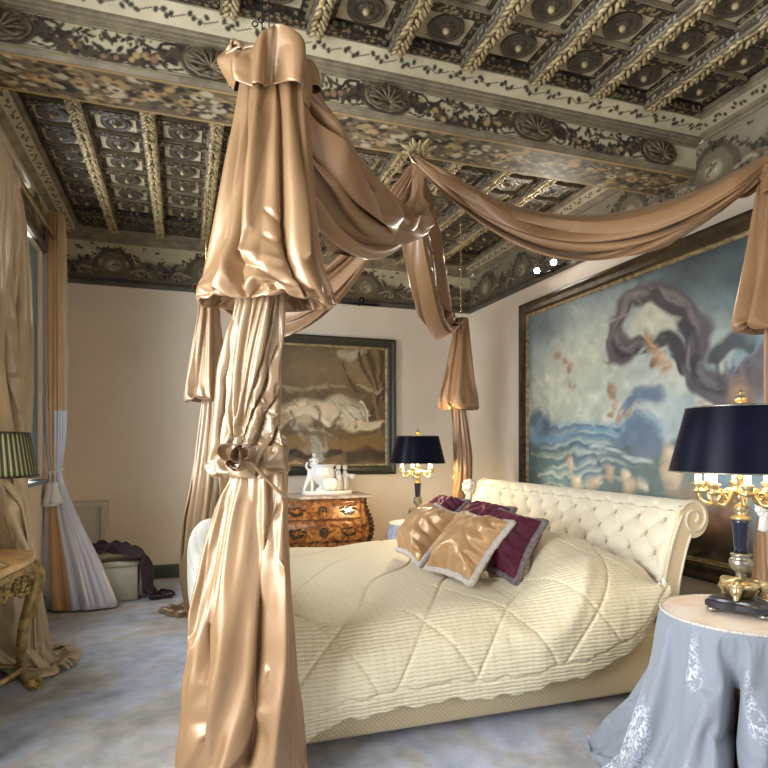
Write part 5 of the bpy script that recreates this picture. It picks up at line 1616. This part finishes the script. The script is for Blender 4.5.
for k in range(420):      # visible brushwork
    x, y = r.uniform(0, cw), r.uniform(0, chh); i, j = int(y / chh * (c.ny - 1)), int(x / cw * (c.nx - 1))
    c.ell(x, y, r.uniform(.02, .07), r.uniform(.006, .018), np.clip(c.c[i, j] * r.uniform(.8, 1.28), 0, 1), .6, r.uniform(-.9, .9), .55)
n = c.noise(16, 19, 4); c.c *= (.80 + .40 * n)[..., None]
m = MB(); c.mesh(m, lambda x, y: (0 * x + XR - .014, QY1 - fw2 - x, y + QZ0 + fw2)); m.build('canvas', pcan, p2)

# ------------------------------------------------------------------ window side: curtains
cu = thing('window_curtain', (-.66, 2.85, 0), 'full length pleated cream curtain at the left edge behind the gilt console', 'curtain', 'curtains at the left window')
m = MB(); rows = [(2.245, -.735, 2.70, .03, .48), (2.23, -.735, 2.70, .04, .49), (1.8, -.73, 2.72, .045, .47), (1.25, -.73, 2.74, .05, .45), (1.05, -.725, 2.83, .055, .36), (.90, -.715, 2.98, .06, .22), (.80, -.705, 3.04, .065, .17), (.65, -.695, 3.06, .07, .165), (.42, -.67, 3.08, .08, .17), (.22, -.645, 3.10, .09, .175), (.08, -.61, 3.10, .10, .18), (.03, -.59, 3.10, .115, .185), (.012, -.585, 3.10, .125, .19)]
drape(m, rows, 260, 150, 51, ((18, 1, .04), (12, .5, -.03)), amp=.22, e1=np.array([1., 0, 0]), e2=np.array([0, 1., 0]), power=.9)
settle(m.build('panel', M['curtain'], cu), .05, 22, .012, (3, 2), 260, 150, bend=6, grav=.2)
m = MB()
m.box((-.70, 2.70, 2.262), (.014, 1.14, .05))
m.build('heading', M['curtain'], cu)
m = MB(); m.tube([(-.745, 1.95, 2.275), (-.745, 4.3, 2.275)], .014, 10); o = m.build('curtain_rail', M['brass']); tag(o, 'slim brass curtain rail above the left window', 'rail')
d4 = 3.70; b_ = P(75, 605, d4)
c2 = thing('window_curtain', (b_[0], b_[1], 0), 'tied back gold satin curtain with silver lining and white tassel, beyond the window', 'curtain', 'curtains at the left window')
tab = [(214, 46, 63), (222, 45, 65), (260, 43, 66), (350, 43, 67), (420, 44, 66), (455, 46, 64), (470, 48, 61), (480, 47, 63), (500, 44, 70), (530, 41, 83), (562, 38, 98), (590, 36, 109), (602, 36, 113), (606, 38, 113)]
m = MB()
drape(m, pxrows(tab, d4, .45), 220, 220, 61, ((8, 1, .05), (13, .5, -.05)), amp=.14)
def cm(u, v):
    a = u * 2 * PI; cx = math.cos(a)
    if v < .5: return 1 if cx < -.55 else (0 if cx < .75 else 2)
    return 1 if cx < -.35 or cx > .12 else 0
mm_ = []
k = 0
nv_c, nu_c = 220, 220
m.m = [cm(i / nu_c, j / nv_c) for j in range(nv_c - 1) for i in range(nu_c)]
m.build('panel', [M['gold_cushion'], M['lining'], M['curtain']], c2)
m = MB(); q = P(54, 471, d4)
m.tube([q + .052 * RV * math.cos(a) + .03 * FV * math.sin(a) + ZV * .012 * math.cos(2 * a) for a in ang], .008, 8, closed=True)
t0 = P(52, 478, d4 - .05)
for dx, l in ((-.012, .10), (.018, .085)):
    a = t0 + RV * dx
    m.tube([a + ZV * .03, a + ZV * -.02], .005, 6)
    m.lathe([(.008, -.02), (.020, -.03), (.022, -.045), (.015, -.055), (.036, -l - .04), (.044, -l - .07), (.02, -l - .07)], a, 18, flute=14, famp=.15)
m.build('tassel_tieback', M['tassel'], c2)

# ------------------------------------------------------------------ gilt console
KX0, KX1, KY0, KY1 = -.80, -.555, 2.02, 2.84
co = thing('console_table', (-.68, 2.43, 0), 'carved gilt rococo console table with honey marble top at the left edge', 'table')
def topshape(e):
    pts = []
    for t in np.linspace(0, 1, 40):
        y = KY0 + (KY1 - KY0) * t
        x = KX1 + e + .018 * math.sin(2 * PI * t * 1.5 + PI / 2) * 1.0 - .10 * (ss(.86, 1.0, t) ** 2 + ss(.14, 0, t) ** 2)
        pts.append((float(x), KY0 - e + (KY1 - KY0 + 2 * e) * t))
    return pts + [(KX0, KY1 + e), (KX0, KY0 - e)]
m = MB(); m.prism(topshape(.0), 'z', .555, .578); m.build('marble_top', M['marble_yellow'], co, bevel=.007)
m = MB(); m.prism(topshape(-.004), 'z', .528, .555); m.build('top_moulding', M['old_gilt'], co, smooth=False, bevel=.006)
m = MB(); r = np.random.default_rng(12)
ts = topshape(-.03)[:40]
for (x, y) in ts[1:-1]:
    t = (y - KY0) / (KY1 - KY0); dep = .055 + .045 * abs(math.sin(PI * t * 2.0)) + .03 * math.exp(-((t - .92) / .06) ** 2)
    for k in range(5):
        z = .525 - dep * (k + .3) / 5
        m.ball((x + r.normal(0, .006), y + r.normal(0, .006), z), (.012, r.uniform(.009, .018), r.uniform(.008, .014)), 4)
for k in range(12):
    t0_ = .06 + k * .08; y = KY0 + (KY1 - KY0) * t0_; x = np.interp(y, [p[1] for p in ts], [p[0] for p in ts])
    m.tube([(x + .008, y + .030 * math.cos(a) * (1 - a / 9), .487 + .030 * math.sin(a) * (1 - a / 9)) for a in np.linspace(0, 7.5, 26)], .006, 6)
m.box((-.70, (KY0 + KY1) / 2, .505), (.15, KY1 - KY0 - .08, .045))
m.build('apron', M['old_gilt'], co)
def cab(x, y, oy, ox):
    m = MB()
    path = smooth_path([(x - .005, y, .53), (x + .030 * ox, y + .028 * oy, .495), (x + .036 * ox, y + .034 * oy, .445), (x + .014 * ox, y + .012 * oy, .36), (x - .012 * ox, y - .016 * oy, .26), (x - .022 * ox, y - .026 * oy, .16), (x - .016 * ox, y - .018 * oy, .09), (x - .002 * ox, y - .004 * oy, .045), (x + .022 * ox, y + .018 * oy, .022)], 8)
    rad = np.interp(np.linspace(0, 1, len(path)), [0, .12, .3, .6, .8, .92, 1], [.028, .032, .026, .019, .016, .018, .022])
    m.tube(path, rad, 14)
    leg = m.build('leg', M['old_gilt'], co)
    m = MB()
    v = np.array([ox, oy, 0]) / math.hypot(ox, oy)
    kk = np.arange(2, 30); m.tube([path[k] + v * .022 for k in kk], .011 + .005 * np.abs(np.sin(kk * .9)), 8)
    m.build('leaf_carving', M['old_gilt'], leg); m = MB()
    sc_ = np.array([x + .03 * ox, y + .026 * oy, .024])
    m.tube([sc_ + v * .026 * math.cos(a) * (1 - a / 10) + ZV * (.026 * math.sin(a) * (1 - a / 10)) for a in np.linspace(-1.5, 7, 26)], .009, 8)
    m.build('foot_scroll', M['old_gilt'], leg)
cab(-.60, 2.77, .6, .8); cab(-.60, 2.09, -.6, .8); cab(-.76, 2.78, .6, -.1); cab(-.76, 2.08, -.6, -.1)
m = MB()
m.tube(smooth_path([(-.612, 2.755, .105), (-.635, 2.6, .115), (-.68, 2.43, .125), (-.635, 2.26, .115), (-.612, 2.105, .105)], 10), .013, 10)
for y in (2.76, 2.10): m.tube([(-.612, y, .105), (-.70, y, .12), (-.76, y, .105)], .012, 10)
m.lathe([(.03, .13), (.04, .15), (.03, .18), (.014, .21), (.004, .215)], (-.68, 2.43, 0), 16, flute=10, famp=.15)
m.build('stretcher', M['old_gilt'], co)
# green pleated lamp on it
lx, ly = -.645, 2.40
gl = thing('table_lamp', (lx, ly, .5785), 'olive pleated shade table lamp on the gilt console at the left edge', 'lamp')
m = MB(); m.lathe([(.065, .579), (.065, .588), (.03, .60), (.018, .63), (.03, .67), (.036, .71), (.02, .75), (.012, .77), (.010, .96)], (lx, ly, 0), 24); m.build('lamp_base', M['gilt'], gl)
m = MB(); n_ = 208
rw = []
for r_, z in ((.158, .895), (.152, .93), (.140, 1.0), (.132, 1.045)):
    rw.append([(lx + r_ * (1 + .008 * math.cos(a * 52)) * math.cos(a), ly + r_ * (1 + .008 * math.cos(a * 52)) * math.sin(a), z) for a in np.linspace(0, 2 * PI, n_, endpoint=False)])
m.grid(rw, cu=True); s = m.build('shade', M['shade_green'], gl); s.modifiers.new('thickness', 'SOLIDIFY').thickness = .003
m = MB()
for r_, z in ((.159, .895), (.133, 1.045)):
    m.tube([(lx + r_ * math.cos(a), ly + r_ * math.sin(a), z) for a in np.linspace(0, 2 * PI, 48, endpoint=False)], .004, 6, closed=True)
for k in range(3): m.tube([(lx, ly, .955), (lx + .14 * math.cos(2.1 * k), ly + .14 * math.sin(2.1 * k), .985)], .002, 5)
m.build('shade_trim', M['bronze_mount'], s)

# ------------------------------------------------------------------ far left corner
m = MB()
ch_ = thing('chest', (-.44, 4.33, 0), 'low cream chest in the far left corner under a plum throw', 'chest')
m.box((-.455, 4.34, .112), (.36, .28, .22), taper=1.0); m.build('body', M['chest'], ch_, bevel=.008)
m = MB(); m.box((-.455, 4.34, .238), (.375, .295, .034)); m.build('lid', M['chest'], ch_, bevel=.008)
m = MB()
m.box((-.655, YB - .035, .30), (.27, .06, .60)); 
pn = struct(m.build('trim_11', M['white_panel'], smooth=False, bevel=.006))
m = MB()
for (a, b, c_, d_) in ((-.655, .575, .25, .035), (-.655, .10, .25, .05), (-.765, .335, .035, .46), (-.545, .335, .035, .46)):
    m.box((a, YB - .072, b), (c_, .016, d_))
m.build('panel_moulding', M['white_panel'], pn, smooth=False, bevel=.004)
# throw
m = MB(); nA, nB = 110, 60
path = smooth_path([(-.60, 4.22, .270), (-.53, 4.25, .325), (-.44, 4.27, .315), (-.36, 4.28, .305), (-.275, 4.27, .275), (-.245, 4.25, .19), (-.228, 4.24, .07), (-.205, 4.24, .022), (-.15, 4.23, .016), (-.09, 4.23, .012)], 12)
s_ = np.linspace(0, 1, len(path)); q = np.linspace(0, 1, nA)
pth = np.stack([np.interp(q, s_, path[:, k]) for k in range(3)], 1)
Gd = np.zeros((nB, nA, 3)); vv = np.linspace(-1, 1, nB)
wd = np.interp(q, [0, .15, .4, .6, .8, 1], [.07, .11, .13, .12, .085, .04])
for j, v in enumerate(vv):
    bump_ = .020 * np.sin(9 * v + 14 * q) + .016 * np.sin(17 * v - 9 * q + 1) + .03 * np.sin(4 * v + 22 * q) * (q < .4) * ss(.42, .3, q)
    Gd[j, :, 0] = pth[:, 0] + bump_ * ss(.45, .6, q) + .02 * ss(.35, .5, q)
    Gd[j, :, 1] = pth[:, 1] + v * wd + .01 * np.sin(20 * q + 3 * v)
    Gd[j, :, 2] = np.maximum(pth[:, 2] + np.abs(bump_) * (1 - ss(.5, .65, q)) + .012 * ss(.6, .9, q) * np.abs(np.sin(8 * v)) - .0 * abs(v), .010)
m.grid(Gd); o = m.build('throw', M['plum']); o.modifiers.new('thickness', 'SOLIDIFY').thickness = .010 * U
tag(o, 'dark plum throw crumpled over the low chest and trailing on the carpet', 'blanket')

# ------------------------------------------------------------------ spotlights on the picture moulding
SPOTS = []
def spotlight(loc, aim, label, n=2, sep=.10, along=(0, 1, 0), out=(-1, 0, 0), lit=True):
    T = thing('spotlight', loc, label, 'light')
    loc = np.array(loc, float); al = np.array(along, float); ou = np.array(out, float)
    m = MB(); m.tube([loc + al * -(.16), loc + al * .16], .010, 8); m.tube([loc - ou * .04, loc + ou * .005], .008, 8); m.build('bracket', M['black_metal'], T)
    for k in range(n):
        c = loc + al * (k - (n - 1) / 2) * sep + ou * .035 + ZV * .02
        a = np.array(aim) - c; a /= np.linalg.norm(a)
        m = MB(); m.tube([c - a * .03, c + a * .015, c + a * .022], [.014, .022, .024], 12); m.tube([c, c - ZV * .02 - ou * .03], .005, 6)
        h = m.build('lamp_head', M['black_metal'], T)
        m = MB(); m.ball(c + a * .022, .020 if lit else .008, 6); m.build('bulb', M['spot_glow'] if lit else M['silver'], h)
        SPOTS.append((c + a * .045, a))
spotlight((XR - .055, 3.53, 2.20), (-.3, 1.2, 1.9), 'pair of small white hot spotlights on a bracket above the corner of the great painting', 2, .20)
spotlight((1.40, YB - .055, 2.180), (1.0, 2.5, 2.6), 'small dark spotlight bracket on the moulding above the smaller painting', 1, .0, (1, 0, 0), (0, -1, 0), lit=False)  # bulb is dark; its beam is added as ceiling fill

# ------------------------------------------------------------------ light
def area(name, loc, rot, sx, sy, e, col):
    l = bpy.data.lights.new(name, 'AREA'); l.shape = 'RECTANGLE'; l.size = sx * U; l.size_y = sy * U; l.energy = e; l.color = col
    o = bpy.data.objects.new(name, l); o.location = np.array(loc) * U; o.rotation_euler = rot; COL.objects.link(o); return o
DAY = (.86, .93, 1.0)
area('daylight_and_fill', (XL - .25, (WIN1[0] + WIN1[1]) / 2, 1.5), (0, -PI / 2, 0), 1.3, .85, 170, DAY)
area('daylight_and_fill', (XL - .25, (WIN2[0] + WIN2[1]) / 2, 1.3), (0, -PI / 2, 0), 1.7, 1.3, 250, DAY)
area('daylight_and_fill', ((FILL_WIN[0] + FILL_WIN[1]) / 2, YF - .25, 1.3), (PI / 2, 0, 0), 1.8, 1.7, 36, (.95, .97, 1.0))  # fill light for the added window behind the camera
def point(loc, e, col, r=.03):
    l = bpy.data.lights.new('lamp_glow', 'POINT'); l.energy = e; l.color = col; l.shadow_soft_size = r * U
    o = bpy.data.objects.new('lamp_glow', l); o.location = np.array(loc) * U; COL.objects.link(o); return o
WARM = (1.0, .82, .56)
point((NT[0], NT[1], NT[2] + .41), 11, WARM, .05); point((FT[0], FT[1], FT[2] + .40), 55, (1.0, .76, .42), .05); point((lx, ly, 1.0), 3, WARM, .04)
for c_, a_ in SPOTS:
    l = bpy.data.lights.new('spot_beam', 'SPOT'); l.energy = 28; l.color = (1.0, .90, .76); l.spot_size = math.radians(150); l.spot_blend = .8; l.shadow_soft_size = .03
    o = bpy.data.objects.new('spot_beam', l); o.location = c_ * U; o.rotation_euler = Vector(a_).to_track_quat('-Z', 'Y').to_euler(); COL.objects.link(o)
w = bpy.data.worlds.new('sky'); scene.world = w; w.use_nodes = True
w.node_tree.nodes['Background'].inputs['Color'].default_value = (.78, .88, 1.0, 1); w.node_tree.nodes['Background'].inputs['Strength'].default_value = 1.0

# ------------------------------------------------------------------ camera
cam = bpy.data.cameras.new('camera'); cam.sensor_width = 36; cam.lens = 600 / 768 * 36; cam.shift_y = 62 / 768; cam.clip_start = .05
co_ = bpy.data.objects.new('camera', cam); co_.location = (0, 0, U); co_.rotation_euler = (PI / 2, 0, -math.atan2(.318, .948)); COL.objects.link(co_)
scene.camera = co_
scene.view_settings.view_transform = 'Standard'; scene.view_settings.look = 'None'; scene.view_settings.gamma = 1; scene.view_settings.use_curve_mapping = False
scene.view_settings.exposure = 0.15
scene.cycles.use_denoising = True
scene.cycles.max_bounces = 8; scene.cycles.diffuse_bounces = 5; scene.cycles.caustics_reflective = False; scene.cycles.caustics_refractive = False
scene.cycles.sample_clamp_indirect = 4
